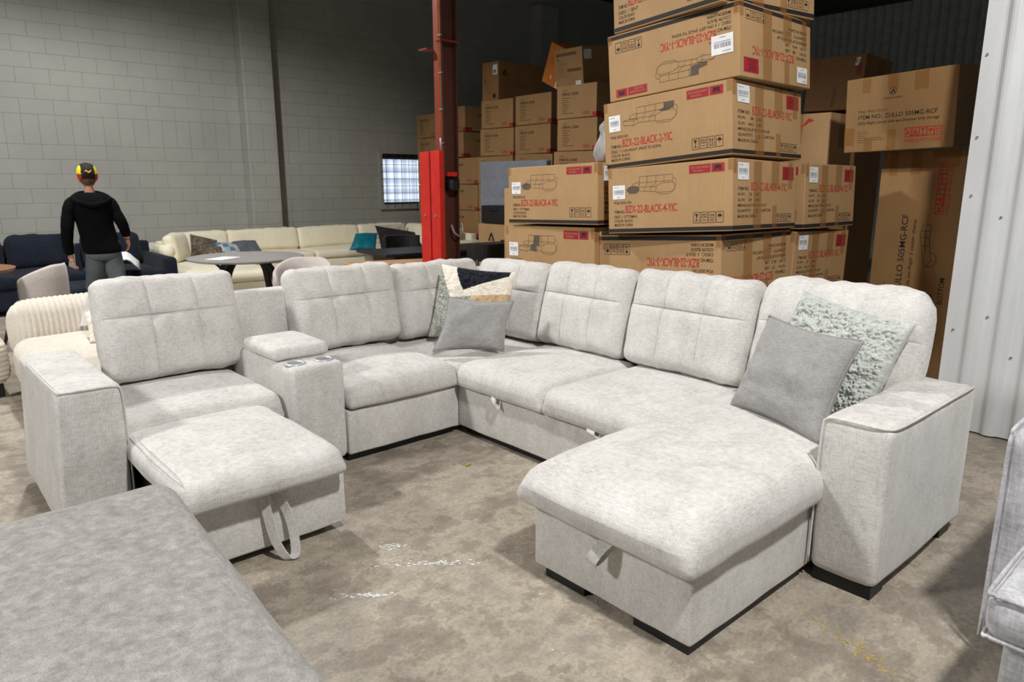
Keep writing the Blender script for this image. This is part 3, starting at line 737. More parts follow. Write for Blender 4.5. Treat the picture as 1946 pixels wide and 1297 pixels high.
def bzx(p, label, k, flip=False, hideL=False, seed=0, desc=('1 OTTOMAN',), nw='23', gw='29', meas='34.5"X34.5"X15"'):
    t = carton('sofa_carton', label, 'cardboard box', p, group=None)
    d = p[3:6]; code = 'BZX-22-BLACK-%d-YIC' % k
    def pr(mb):
        f = Face(mb, d, 'X', flip)
        if k == 4: couch(f, .17, .57, .41, .28, k)
        else: couch(f, .17, .58, .44, .28, k)
        f.text('PO# 20251201', .055, .455, .040, INK, w=.15); f.text('ITEM NO:', .055, .31, .048, INK, w=.095)
        f.text(code, .155, .315, .115, RED, w=.43 if k == 4 else .41, bold=.010)
        f.text('DESC: '+desc[0], .055, .238, .042, INK, w=.20 if k in (3, 4) else .42)
        f.text('COLOR: BLACK', .055, .175, .042, INK, w=.165); f.text('MADE IN CHINA', .055, .112, .042, INK, w=.165)
        legs_tag(f, .68, .83, .26, .12); icons(f, .71, .13, .23, .15)
        f.rect(0, .02, 1, .075, INK)
        g = Face(mb, d, 'Y', flip)
        g.text('ITEM NO:', .07, .565, .045, INK, w=.16); g.text(code, .26, .565, .115, RED, w=.58, bold=.006)
        g.text('N.W:    %s   LBS' % nw, .07, .49, .042, INK, w=.32); g.text('G.W:   %s   LBS' % gw, .07, .41, .042, INK, w=.32)
        g.text('MEAS:'+meas, .07, .335, .040, INK, w=.44); g.text('QUANTITY:  1  PC / CARTON', .07, .26, .040, INK, w=.50); g.text('MADE IN CHINA', .07, .18, .042, INK, w=.28)
        g.line([(.30, .245), (.37, .245)], .006, INK); g.rect(.76, .73, .95, .93, TAG); icons(g, .66, .10, .27, .12)
        for i in range(5): g.rect(.79, .76+.032*i, .90-.02*(i % 2), .768+.032*i, INK, .0006)
        g.rect(0, .02, 1, .075, INK)
    prints(t, pr)
    lx = {1: (.04, .40, .15, .26), 2: (.045, .56, .10, .24)}.get(k, (.045, .53, .11, .21))
    def lb(mb): barlabel(Face(mb, d, 'X', flip, off=.002), *lx, seed)
    def lb2(mb): barlabel(Face(mb, d, 'Y', flip, off=.003), .06, .71, .16, .235, seed+3)
    labels(t, lb, lb2)
    tapes(t, d, [('X', 0, .86, .035, 1), ('X', .965, .84, 1, 1), ('Y', 0, .8, .05, 1), ('Y', .30, 0, .42, .98), ('Y', .58, .60, .70, 1), ('Y', .60, 0, .67, .35), ('Y', .86, .60, .93, 1)])
    return t
MS2 = '33.0"X37.8"X18"'
hid = carton('sofa_carton', 'plain brown carton under the tall stack, on the floor', 'cardboard box', [4.17, 2.80, 0, .85, .95, .70, 0, 0, 0])
bzx([4.169, 2.806, .703, .85, .95, .460, .016, -.057, .011], 'carton printed upside down as 1 seat, lowest visible of the tall stack behind the sofa', 3, True, desc=('1 SEAT',), nw='37', gw='42.5', meas='32.8"X37.2"X18"', seed=1)
bzx([4.115, 2.726, 1.183, .858, .876, .413, .071, -.066, .019], 'carton marked 1 ottoman in the tall stack, second visible from the bottom', 4, seed=2)
bzx([4.229, 2.819, 1.607, .917, .918, .422, .054, -.088, .013], 'carton marked 1 S on right, middle of the tall stack', 2, desc=('1 S ON RIGHT (FACE TO SOFA)',), nw='38', gw='44.5', meas=MS2, seed=3)
bzx([4.253, 2.817, 2.047, .901, .932, .409, .035, -.083, -.003], 'upside-down carton marked 1 S on left near the top of the tall stack', 1, True, desc=('1 S ON LEFT (FACE TO SOFA)',), nw='38', gw='44.5', meas=MS2, seed=4)
bzx([4.260, 2.824, 2.468, .944, .839, .45, -.076, -.060, -.020], 'carton cut off by the top edge, topmost of the tall stack', 3, desc=('1 SEAT',), nw='37', gw='42.5', seed=5)
carton('sofa_carton', 'plain brown carton on the floor, bottom of the short left stack', 'cardboard box', [4.14, 3.70, 0, .86, .84, .695, 0, 0, 0])
bzx([4.155, 3.735, 0.702, 0.929, 0.900, 0.484, 0.013, -0.023, -0.009], 'carton with one dark seat in its sofa drawing, short stack left of the tall one', 3, desc=('1 SEAT',), nw='37', gw='42.5', seed=6)
bzx([4.127, 3.675, 1.200, 0.936, 0.900, 0.409, -0.012, -0.029, 0.003], 'carton marked 1 ottoman topping the short stack left of the tall one', 4, seed=7)
carton('sofa_carton', 'plain carton on the floor at the base of the short right stack', 'cardboard box', [4.99, 2.76, 0, .82, .82, .71, .014, 0, 0])
bzx([5.02, 2.757, 0.734, 0.835, 0.837, 0.426, 0.014, 0.000, 0.030], 'carton with red 3-YIC code, lower one of the short right stack', 3, desc=('1 SEAT',), nw='37', gw='42.5', meas='32.8"X37.2"X18"', seed=8)
bzx([5.023, 2.719, 1.166, 0.821, 0.837, 0.427, 0.036, -0.050, 0.009], 'carton with red 4-YIC code, upper one of the short right stack', 4, seed=9)
carton('plain_carton', 'plain carton on the floor behind the short left stack, lower of two', 'cardboard box', [4.79, 4.81, 0, .62, .62, .72, 0, 0, 0])
carton('plain_carton', 'plain carton whose edge shows between grey headboard and the short left stack', 'cardboard box', [4.79, 4.81, .722, .62, .62, .715, 0, 0, 0])
# plain and brown cartons behind
R3 = carton('plain_carton', 'plain carton standing behind the short right stack, faint red arrow print', 'cardboard box', [6.10, 3.06, 1.20, .42, .60, .84, -.007, 0, 0])
def pr(mb):
    f = Face(mb, (.42, .60, .84), 'X'); f.poly([(.62, .90), (.78, .93), (.70, .96)], RED); f.line([(.45, .84), (.68, .91)], .014, RED); f.line([(.40, .80), (.62, .87)], .008, RED); f.line([(.42, .77), (.6, .83)], .006, RED)
prints(R3, pr); tapes(R3, (.42, .60, .84), [('X', .40, .72, .62, 1), ('Y', .4, .68, .7, 1)])
carton('plain_carton', 'plain carton on the floor under the one behind the short right stack', 'cardboard box', [6.10, 3.06, 0, .46, .62, 1.195, 0, 0, 0], 'card2')
k = .80
R4 = carton('brown_carton', 'large dark brown carton high up against the dark sheeting, silver sticker', 'cardboard box', [11.99*k, 5.42*k, 1.5+(2.564-1.5)*k, .842*k, .918*k, .806*k, -.063, .022, .057], 'carddark')
d4 = (.842*k, .918*k, .806*k)
def pr(mb):
    f = Face(mb, d4, 'X'); f.rect(.86, .62, .95, .84, TAG); f.line([(.50, .05), (.52, .42)], .01, INK); f.line([(.54, .05), (.56, .35)], .008, INK)
prints(R4, pr)
def lb(mb):
    f = Face(mb, d4, 'X', off=.003); f.poly([(.82, .80), (.88, .79), (.91, .94), (.84, .94)], 0); f.rect(.84, .84, .86, .9, 1, .001)
labels(R4, lb); tapes(R4, d4, [('X', .1, .55, .2, 1), ('X', .35, .85, .41, 1), ('Y', .5, .5, .7, 1)])
carton('brown_carton', 'tall dark carton standing below the silver-stickered one', 'cardboard box', [11.99*k, 5.42*k, 0, .842*k, .918*k, 1.5+(2.564-1.5)*k-.035, -.063, 0, 0], 'carddark')
# the two cartons beside the pale sheet wall
k = .70
z1 = [8.303*k, 2.709*k, 0, .600*k, .890*k, 1.5+.307*k-.002, -.20, 0, 0]
kz = .70
Z1 = carton('tall_carton', 'tall brown carton standing on end beside the pale corrugated wall', 'cardboard box', z1, 'card2')
d = z1[3:6]
def mountain(f, u, v, r):
    A = f.H/f.W; n = 26
    f.line([(u+r*A*math.cos(2*math.pi*i/n), v+r*math.sin(2*math.pi*i/n)) for i in range(n+1)], r*.12, INK)
    f.poly([(u-r*A*.8, v-r*.5), (u+r*A*.8, v-r*.5), (u+r*A*.15, v+r*.65)], INK); f.poly([(u-r*A*.1, v-r*.4), (u+r*A*.25, v-r*.4), (u+r*A*.15, v+r*.2)], CARD, .0008)
    rnd = random.Random(2)
    for i in range(9): f.rect(u-r*A*2.6+i*r*A*.6, v-r*1.9, u-r*A*2.6+i*r*A*.6+r*A*.35, v-r*1.5, FAINT)
def care(f, u, v, w, h, txt=True):
    cw = w/5
    for i in range(5):
        a = u+i*cw; q = cw
        f.line([(a, v), (a+q, v), (a+q, v+h), (a, v+h), (a, v)], .010, RED)
        m_ = a+q/2
        if i == 0: f.line([(a, v+h), (a+q, v)], .012, RED); f.line([(a+q*.2, v+h*.3), (a+q*.8, v+h*.7)], .012, RED); f.disc(a+q*.3, v+h*.35, h*.12, RED)
        elif i == 1: f.poly([(a+q*.2, v+h*.3), (a+q*.8, v+h*.3), (a+q*.6, v+h*.8), (a+q*.4, v+h*.8)], RED); f.line([(a+q*.1, v+h*.15), (a+q*.9, v+h*.15)], .012, RED)
        elif i == 2: f.poly([(a+q*.2, v+h*.88), (a+q*.8, v+h*.88), (m_, v+h*.42)], RED); f.line([(m_, v+h*.5), (m_, v+h*.15)], .012, RED); f.line([(a+q*.25, v+h*.14), (a+q*.75, v+h*.14)], .012, RED)
        elif i == 3: f.poly([(a+q*.1, v+h*.5), (a+q*.9, v+h*.5), (a+q*.7, v+h*.78), (a+q*.3, v+h*.78)], RED); f.line([(m_, v+h*.5), (m_, v+h*.15)], .012, RED)
        else:
            for e in (.33, .67):
                x = a+q*e; f.line([(x, v+h*.15), (x, v+h*.7)], .012, RED); f.poly([(x-q*.14, v+h*.62), (x+q*.14, v+h*.62), (x, v+h*.9)], RED)
    f.text('HANDLE WITH CARE', u, v-h*.68, h*.42, RED, w=w, bold=.005)
def pr(mb):
    f = Face(mb, d, 'X', rot=1)
    care(f, .745, .22, .20, .09)
    f.text('ITEM NO.: ZULLO 505MG-RCF', .22, .60, .075, INK, w=.52); f.text('DESC: Rigth corner sofa set-Rigth 2 seater chaise', .22, .50, .040, INK, w=.50)
    f.text('CHINA', .35, .22, .05, INK, w=.07); f.text('BOTTOM', .38, .10, .06, INK, w=.11)
    mountain(f, .41, .86, .035)
    L = lambda *p: f.line([(.53+a*.17, .22+b*.22) for a, b in p], .006, SK)
    L((0, .2), (.15, 0), (.3, .1), (.35, .4), (.7, .5), (1, .45), (1, .9), (.8, 1), (.3, .8), (0, .6), (0, .2)); L((.15, 0), (.15, .3), (0, .5)); L((.15, .3), (.35, .4)); L((.35, .65), (.9, .75)); L((.5, .45), (.5, .85)); L((.7, .5), (.7, .9)); L((.85, .5), (.85, .95))
prints(Z1, pr); tapes(Z1, d, [('X', .10, .90, .20, 1), ('X', .36, .905, .48, 1), ('X', .60, .93, .90, 1)])
z2 = [8.099*kz, 2.948*kz-.02, 1.5+.312*kz+.005, .608*kz, 1.141*kz, .735*kz, -.20, -.018, -.05]
Z2 = carton('wide_carton', 'wide carton with mountain logo lying on top of the tall one by the pale wall', 'cardboard box', z2, 'card2')
d2 = z2[3:6]
def pr2(mb):
    f = Face(mb, d2, 'X')
    mountain(f, .45, .78, .05)
    f.text('PO#: WHP1251411', .13, .53, .035, FAINT, w=.28); f.text('ITEM NO.: ZULLO 505MG-RCF', .13, .445, .055, INK, w=.72)
    f.text('DESC:Rigth corner sofa set-Ottoman with storage', .13, .375, .036, INK, w=.74)
    care(f, .58, .17, .32, .11)
    for i, w_ in enumerate((.11, .11, .08, .24, .27, .07)): f.rect(.13, .27-i*.028, .13+w_, .275-i*.028, FAINT)
prints(Z2, pr2); tapes(Z2, d2, [('X', .16, .80, .24, .98), ('X', .40, .80, .50, 1), ('X', .64, .76, .76, .99), ('X', .42, 0, .50, .28), ('X', .20, 0, .28, .18), ('X', 0, .1, .1, .34)])

# ------------------------------------------------------------------ DUNE cartons along the far corner
CF = 8.0
def dune(label, front, yc, z, wy, h, dx=.7, mark=True, mat='card2', text=True):
    p = [front+dx/2, yc, z, dx, wy, h, random.uniform(-.01, .01), random.uniform(-.012, .012), 0]
    t = carton('furniture_carton', label, 'cardboard box', p, mat, group=None); dd = (dx, wy, h)
    def pr(mb):
        f = Face(mb, dd, 'X', off=.002)
        if text:
            f.text('ITEM NO.: DUNE', .13, .70, .085, INK, w=.42, bold=.010)
            f.rect(.14, .84, .26, .86, FAINT)
            for i, w_ in enumerate((.2, .14, .17, .15, .18, .16, .13, .30)): f.rect(.14, .62-i*.068, .14+w_, .635-i*.068, INK)
            icons(f, .66, .08, .18, .09, RED, 3)
        if mark: f.rect(.90, .02, 1.0, .14, TAG)
        g = Face(mb, dd, 'Y', off=.002)
        if mark: g.rect(0, .02, .22, .14, TAG)
        if text: g.text('ITEM NO.: DUNE', .4, .62, .08, INK, w=.5)
    prints(t, pr); return t
DN = [  # key, front x, y centre, z, width, height, label
 (8.02, 11.30, 2.294, .70, .41, 'carton in the far column against the block wall, top row'),
 (8.02, 11.30, 1.873, .70, .41, 'carton in the far column against the block wall, second row'),
 (8.02, 11.30, 1.45, .70, .415, 'carton in the far column against the block wall, third row'),
 (8.02, 11.30, 1.03, .70, .41, 'carton in the far column right of the wire-meshed window'),
 (8.05, 10.565, 2.363, .66, .415, 'DUNE carton just right of the steel post, top row'),
 (8.03, 10.585, 1.921, .66, .43, 'DUNE carton just right of the steel post, second row'),
 (8.0, 10.266, 1.456, .83, .445, 'DUNE carton just right of the steel post, third row'),
 (8.0, 10.266, 1.007, .86, .440, 'DUNE carton just right of the steel post, fourth row'),
 (8.0, 10.269, .547, .88, .450, 'DUNE carton just right of the steel post, fifth row'),
 (8.0, 10.27, 0, .88, .540, 'bottom DUNE carton right of the steel post'),
 (7.75, 9.03, 2.335, .77, .425, 'DUNE carton left of the middle of the far pile, top row'),
 (7.75, 9.045, 1.905, .81, .42, 'DUNE carton left of the middle of the far pile, second row'),
 (7.75, 9.097, 1.475, .88, .42, 'DUNE carton left part of the far pile behind the grey headboard top'),
 (7.75, 9.069, 1.041, .88, .425, 'DUNE carton behind the left side of the grey headboard'),
 (7.75, 8.195, 2.345, .78, .43, 'DUNE carton in the middle of the far pile, top row'),
 (7.75, 8.205, 1.915, .78, .42, 'DUNE carton in the middle of the far pile, second row'),
 (7.75, 8.192, 1.478, .82, .43, 'DUNE carton in the middle of the far pile above the headboard'),
 (7.10, 6.694, 2.308, .70, .41, 'DUNE carton beside the tall front stack, top row'),
 (7.10, 6.682, 1.895, .70, .405, 'DUNE carton beside the tall front stack, second row'),
 (7.10, 6.705, 1.467, .78, .42, 'DUNE carton beside the tall front stack, above the white bag level, third row'),
]
for fx, yc, z, wy, h, lb_ in DN: dune(lb_, fx, yc, z, wy, h)
for fx, yc, z, wy, h, lb_ in ((8.02, 11.3, 0, .7, 1.02, 'carton on the floor in the far column by the block wall'), (7.75, 9.07, 0, .86, 1.03, 'tall carton on the floor under the left DUNE column behind the headboard'),
                              (7.75, 8.2, 0, .82, 1.47, 'tall carton on the floor under the middle DUNE column'), (7.10, 6.7, 0, .76, 1.46, 'tall carton on the floor under the right DUNE column')):
    dune(lb_, fx, yc, z, wy, h, mark=False, text=False)
def chevron(f, u, v, h, mi=INK):
    A = f.H/f.W; P = lambda a, b: (u+a*h*A, v+b*h)
    f.poly([P(-.6, 0), P(-.12, .95), P(.12, .95), P(0, .62), P(-.3, 0)], mi); f.poly([P(.12, .95), P(.6, 0), P(.28, 0), P(.0, .62)], mi); f.poly([P(-.02, .30), P(.12, 0), P(-.16, 0)], mi)
# long carton on top, left
LD = (.98, .43, .62)
L1 = carton('long_carton', 'long brown carton with a chevron logo on top of the far pile', 'cardboard box', [8.475, 9.45, 2.775, *LD, -.042, .02, .0], 'carddark')
def pr(mb):
    f = Face(mb, LD, 'Y'); chevron(f, .13, .66, .15)
    for i, w_ in enumerate((.30, .5, .52, .52)): f.rect(.11, .56-i*.05, .11+w_, .57-i*.05, FAINT)
    f.line([(.08, .12), (.08, .40), (.6, .40)], .008, FAINT)
    for i in range(5): f.rect(.11, .34-i*.05, .11+.2+(i % 2)*.1, .35-i*.05, FAINT)
    g = Face(mb, LD, 'X'); chevron(g, .2, .52, .08)
    for i in range(5): g.rect(.15, .46-i*.06, .6-(i % 2)*.15, .47-i*.06, FAINT)
    g.rect(.66, .10, .84, .20, INK)
prints(L1, pr)
def lb(mb):
    g = Face(mb, LD, 'X', off=.003); g.rect(.66, .68, .93, .92, 0); g.rect(.70, .71, .86, .80, 1, .001)
labels(L1, lb)
# tilted orange carton
OD = (.50, .42, .56)
OC = carton('tilted_carton', 'orange-brown carton tipped over between two cartons on the far pile', 'cardboard box', [8.02, 7.84, 2.866, *OD, .12, .48, 0], 'cardorange')
OC.rotation_euler = (R(24), 0, R(-6))
def pr(mb):
    f = Face(mb, OD, 'X'); chevron(f, .75, .78, .09)
    for i in range(5): f.rect(.2, .66-i*.04, .55, .668-i*.04, FAINT)
prints(OC, pr)
def lb(mb):
    f = Face(mb, OD, 'X', off=.003); f.rect(.78, .03, .97, .20, 0); f.rect(.82, .06, .92, .11, 1, .001); f.rect(.42, .16, .46, .26, 0)
labels(OC, lb)
QD = (.50, .60, .50)
QC = carton('printed_carton', 'carton with square white label on the far pile, right of the tilted one', 'cardboard box', [7.80, 7.22, 2.80, *QD, -.134, .03, -.12], 'card2')
def pr(mb):
    f = Face(mb, QD, 'X'); f.rect(.06, .82, .8, .90, FAINT); chevron(f, .13, .70, .08)
    for i in range(7): f.rect(.08, .62-i*.055, .5-(i % 3)*.1, .628-i*.055, FAINT)
    f.rect(.45, .40, .95, .48, FAINT)
prints(QC, pr)
def lb(mb):
    f = Face(mb, QD, 'X', off=.003); f.rect(.74, .05, .92, .15, 0); f.rect(.78, .08, .8, .13, 1, .001); f.rect(.84, .08, .86, .13, 1, .001)
    g = Face(mb, QD, 'Y', off=.003); g.rect(.05, .68, .32, .92, 0)
labels(QC, lb)
# grey upholstered headboard, black case and carton in front of the pile
hb = thing('upholstered_headboard', 'grey tufted headboard leaning against the far cartons', 'headboard', (7.45, 8.25, 0))
def hd(p, h):
    x, y, z = p
    if p[0] < 0:
        for zz in (.62, .35):
            for yy in (-.62, -.42, -.22, 0, .22, .42, .62):
                x += .035*math.exp(-((y-yy)**2+(z-zz)**2)/.0010)
    return x, y, z
MB().add(lo(rb(7.36, 7.5, 0, 7.46, 8.99, 1.80, .02, .035, hd), (7.45, 8.25, 0)), smooth=True).build('upholstered_panel', M['headgrey'], hb)
cr = [7.12, 8.20, .0, .40, .60, .88, 0, 0, 0]
C9 = carton('chevron_carton', 'carton with black chevron logo on the floor below the black case', 'cardboard box', cr, 'card')
prints(C9, lambda mb: chevron(Face(mb, (.4, .6, .88), 'X'), .50, .72, .15))
bk = thing('black_case', 'black case lying on the chevron carton before the grey headboard', 'case', (7.15, 8.25, .885))
MB().add(rb(-.16, -.30, 0, .16, .27, .262, .012, .1), smooth=True).build('case_body', M['black'], bk)
MB().add(tube([(-.165, -.1, .2), (-.185, -.1, .2), (-.185, .08, .2), (-.165, .08, .2)], .008, 6), smooth=True).build('handle', M['blackplastic'], bk)
# white plastic bag on the short left stack
bag = thing('plastic_bag', 'crumpled white plastic bag sitting on the cartons left of the tall stack', 'bag', (4.24, 3.62, 1.61))
V, F = rbox(.20, .26, .32, .09, .025, ((), (), ()), lambda p, h: tuple(p[i]*(1-.30*max(0, p[2]/h[2])*(i < 2))+.05*noise.noise(Vector((p[0]*9, p[1]*9+3*i, p[2]*7)))+.02*noise.noise(Vector((p[0]*30, p[1]*30+3*i, p[2]*22))) for i in range(3)))
MB().add(([(a, b, max(0, c+.16)) for a, b, c in V], F), smooth=True).build('bag_film', M['plastic'], bag)

# ------------------------------------------------------------------ steel post with guards
po = thing('steel_post', 'rust-red steel I-beam post rising to the roof', 'post', (3.95, 5.28, 0))
def P3(mb, *a): mb.add(box(*a))
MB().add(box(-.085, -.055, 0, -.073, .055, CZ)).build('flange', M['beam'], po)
MB().add(box(.073, -.055, 0, .085, .055, CZ)).build('flange', M['beamshade'], po)
MB().add(box(-.073, -.004, 0, .073, .004, CZ)).build('web', M['beamshade'], po)
MB().add(box(-.16, .055, 2.60, -.06, .17, 2.612)).build('bracket', M['beam'], po)
MB().add(box(-.12, -.085, 2.66, .08, -.004, 2.672)).build('bracket', M['beam'], po)
MB().add(tube([(-.094, -.030, 1.86), (-.094, -.030, CZ)], .009, 8), smooth=True).build('conduit', M['orange'], po)
MB().add(tube([(-.092, -.050, 1.74), (-.092, -.050, CZ)], .006, 8), smooth=True).build('conduit', M['conduit'], po)
for z_ in (1.82, 2.1, 2.4, 2.7, 3.0): MB().add(box(-.104, -.072, z_, -.085, -.034, z_+.012)).build('clip', M['conduit'], po)
MB().add(tube([(-.094, -.040, 1.75), (-.094, -.040, 1.87)], .012, 10), smooth=True).build('fitting', M['conduit'], po)
MB().add(tube(spline([(-.02, -.07, 1.12), (0, -.09, 1.05), (.05, -.095, 1.02), (.10, -.08, 1.05), (.11, -.05, 1.14)], 6), .009, 8), smooth=True).build('hose', M['conduit'], po)
MB().add(rb(-.05, -.12, 1.42, .05, -.02, 1.52, .02, .05), smooth=True).build('sensor_box', M['black'], po)
MB().add(box(-.06, -.10, 1.545, .03, -.06, 1.58)).build('red_tab', M['red'], po)
MB().add(box(-.2, -.2, 0, .2, .2, .02)).build('base_plate', M['beamshade'], po)
for a, b, top, lb_ in ((-.082, .050, 1.76, 'red guard plate on the steel post, right one of the pair'), (.072, .212, 1.755, 'red guard plate beside the steel post, left one of the pair')):
    g = thing('post_guard', lb_, 'post guard', (3.82, 5.28, 0))
    MB().add(rb(-.02, a, .0, .03, b, top, .003, .5)).build('guard_channel', M['red'], g)
    for z_ in (.5, 1.2): MB().add(tube([(-.028, (a+b)/2, z_), (-.018, (a+b)/2, z_)], .012, 8)).build('bolt', M['conduit'], g)
# ------------------------------------------------------------------ far seating
def part(name, vf, mat, parent, off, smooth=True):
    mb = vf if isinstance(vf, MB) else MB().add(vf, smooth=smooth)
    mb.v = [(p[0]-off[0], p[1]-off[1], p[2]-off[2]) for p in mb.v]
    return mb.build(name, M[mat], parent)
def leancush(cx, cy, z, rot, w, t, h, tilt=12, seed=0, cr=.03, rd=.06):
    return lean((cx, cy, z), rot, R(tilt), w, t, h, seed, tuft=False, cr=cr, round_=rd)
# long cream sectional along the block wall
cs = thing('sectional_sofa', 'long cream sectional sofa running along the block wall under the window', 'sofa', (5.5, 11, 0)); O = (5.5, 11, 0)
part('back_frame', rb(3.25, 11.62, .08, 7.92, 11.78, .62, .04, .3), 'cream', cs, O)
part('back_frame', rb(7.76, 9.75, .08, 7.92, 11.70, .62, .04, .3), 'cream', cs, O)
part('base_panel', rb(3.30, 10.72, .07, 7.80, 11.65, .27, .03, .3), 'cream', cs, O)
part('base_panel', rb(6.85, 9.80, .07, 7.80, 10.75, .27, .03, .3), 'cream', cs, O)
part('seat_cushion', rb(3.42, 10.70, .27, 5.35, 11.55, .41, .05, .1, puff(.02, .01)), 'cream', cs, O)
part('seat_cushion', rb(5.36, 10.70, .27, 6.80, 11.55, .41, .05, .1, puff(.02, .01)), 'cream', cs, O)
part('seat_cushion', rb(6.81, 9.78, .27, 7.74, 11.55, .41, .05, .1, puff(.02, .01)), 'cream', cs, O)
part('chaise_base', rb(2.98, 9.10, .07, 3.95, 10.75, .24, .03, .2), 'cream', cs, O)
part('chaise_cushion', rb(2.95, 9.05, .24, 3.98, 10.72, .385, .06, .08, puff(.02, .01)), 'cream', cs, O)
for cx, wd_ in ((3.78, .86), (4.78, 1.16), (5.93, 1.13), (6.98, .96)):
    part('back_cushion', leancush(cx, 11.36, .40, 0, wd_, .18, .36, 10, cx), 'cream', cs, O)
for cy in (10.98, 10.20):
    part('back_cushion', leancush(7.52, cy, .40, RX, .74, .18, .35, 10, cy), 'cream', cs, O)
part('arm', rb(7.0, 9.62, .08, 7.9, 9.80, .52, .06, .1), 'cream', cs, O)
part('arm', rb(2.92, 10.55, .08, 3.20, 11.5, .50, .05, .1), 'cream', cs, O)
part('bolster', MB().add(tube([(3.06, 10.45, .56), (3.06, 10.48, .56), (3.06, 11.2, .56)], [.05, .085, .085], 20), smooth=True), 'cream', cs, O)
part('arm_cushion', leancush(3.28, 10.75, .38, R(55), .62, .16, .40, 8, 55, rd=.07), 'cream', cs, O)
for x_, y_ in ((3.05, 9.2), (3.9, 9.2), (7.7, 9.9), (5, 10.8), (6.6, 10.8)):
    part('foot', box(x_-.03, y_-.03, 0, x_+.03, y_+.03, .08), 'blackplastic', cs, O, False)
def pl(name, label, c, th, mats, **k): return make_pillow(name, label, c, th, mats, **k)
pl('throw_pillow', 'dark brown patterned pillow at the left end of the cream sectional', [(3.50, 10.95, .43), (3.84, 10.78, .43), (3.92, 11.02, .64), (3.58, 11.16, .74)], .14, ['brownpattern'], n=20)
pl('throw_pillow', 'brown patterned pillow lying in front of the darker one on the cream sectional', [(3.55, 10.62, .42), (3.82, 10.50, .42), (3.88, 10.70, .56), (3.62, 10.84, .60)], .12, ['brownpattern'], n=20)
pl('throw_pillow', 'white pillow with blue and green print on the cream sectional', [(3.78, 10.55, .42), (4.12, 10.55, .42), (4.1, 10.78, .60), (3.80, 10.82, .62)], .12, ['plastic', 'blueprint'], n=24, region=lambda u, v, s: 1 if (int(u*4)+int(v*4)) % 3 == 0 else 0)
pl('throw_pillow', 'slate grey pillow beside the blue and green printed one', [(4.14, 10.85, .43), (4.52, 10.80, .43), (4.52, 11.05, .60), (4.16, 11.10, .60)], .12, ['slate'], n=20)
pl('throw_pillow', 'pale floral pillow at the corner of the cream sectional', [(6.70, 11.1, .43), (7.30, 11.05, .43), (7.36, 11.15, .76), (6.76, 11.2, .73)], .14, ['florals'], n=24)
pl('throw_pillow', 'teal satin pillow leaning on the cream sectional behind the black table', [(5.75, 10.35, .42), (6.15, 10.2, .42), (6.35, 10.45, .66), (6.02, 10.6, .66)], .14, ['teal'], n=20)
pl('throw_pillow', 'black pillow leaning beside the teal one on the cream sectional', [(6.25, 10.2, .42), (6.95, 10.0, .42), (6.95, 10.25, .66), (6.3, 10.45, .79)], .14, ['charcoal'], n=20)

# navy sofas by the wall
def navy(label, x0, x1, y0, y1, cushions, arm=None, side=-1):
    c = ((x0+x1)/2, (y0+y1)/2, 0); t = thing('navy_sofa', label, 'sofa', c)
    part('base_panel', rb(x0, y0, .06, x1, y1, .30, .03, .2), 'navy', t, c)
    n = len(cushions); 
    for a, b_ in cushions:
        part('seat_cushion', rb(a, y0-.02, .29, b_, y1-.25, .44, .05, .08, puff(.025, .01)), 'navy', t, c)
        part('back_cushion', leancush((a+b_)/2, y1-.38, .42, 0, b_-a-.02, .20, .44, 12, a, .05, .09), 'navy', t, c)
    part('back_frame', rb(x0, y1-.16, .06, x1, y1, .72, .04, .2), 'navy', t, c)
    if arm: part('arm', rb(arm[0], y0, .06, arm[1], y1-.05, .58, .05, .1), 'navy', t, c)
    for x_, y_ in ((x0+.06, y0+.06), (x1-.06, y0+.06), (x0+.06, y1-.06), (x1-.06, y1-.06)):
        part('foot', box(x_-.03, y_-.03, 0, x_+.03, y_+.03, .07), 'blackplastic', t, c, False)
    return t
navy('navy blue sofa at the left edge against the block wall', -.3, 1.93, 9.75, 11.0, [(.15, 1.22), (1.23, 1.90)][:1]+[(1.23, 1.91)])
navy('navy blue sofa behind the person with a rounded arm at its right', 1.98, 2.86, 9.45, 10.75, [(2.0, 2.70)], (2.70, 2.86))
nv = thing('navy_chaise', 'low navy blue seat block beside the person in grey jeans', 'seat', (1.72, 8.95, 0))
for a_ in (-.24, .38):
    for b_ in (-.28, .36): MB().add(box(a_-.02, b_-.02, 0, a_+.02, b_+.02, .06)).build('foot', M['blackplastic'], nv)
MB().add(rb(-.30, -.35, .05, .45, .42, .40, .05, .1), smooth=True).build('seat_cushion', M['navy'], nv)
sh = thing('paper_sheet', 'white printed sheet draped over the navy sofa beside the person', 'paper', (2.20, 9.30, .60))
V = []; F = []
for i in range(9):
    for j in range(7):
        a, b_ = i/8-.5, j/6-.5
        V.append((a*.36+b_*.08, b_*.34, .05*math.sin(a*7+1)+.10*b_-.12*max(0, abs(a)-.3)+.03*math.sin(b_*9)))
for i in range(8):
    for j in range(6): F.append((i*7+j, (i+1)*7+j, (i+1)*7+j+1, i*7+j+1))
MB().add((V, F), smooth=True).build('sheet', M['white'], sh)
sm = sh.children[0].modifiers.new('thickness', 'SOLIDIFY'); sm.thickness = .004
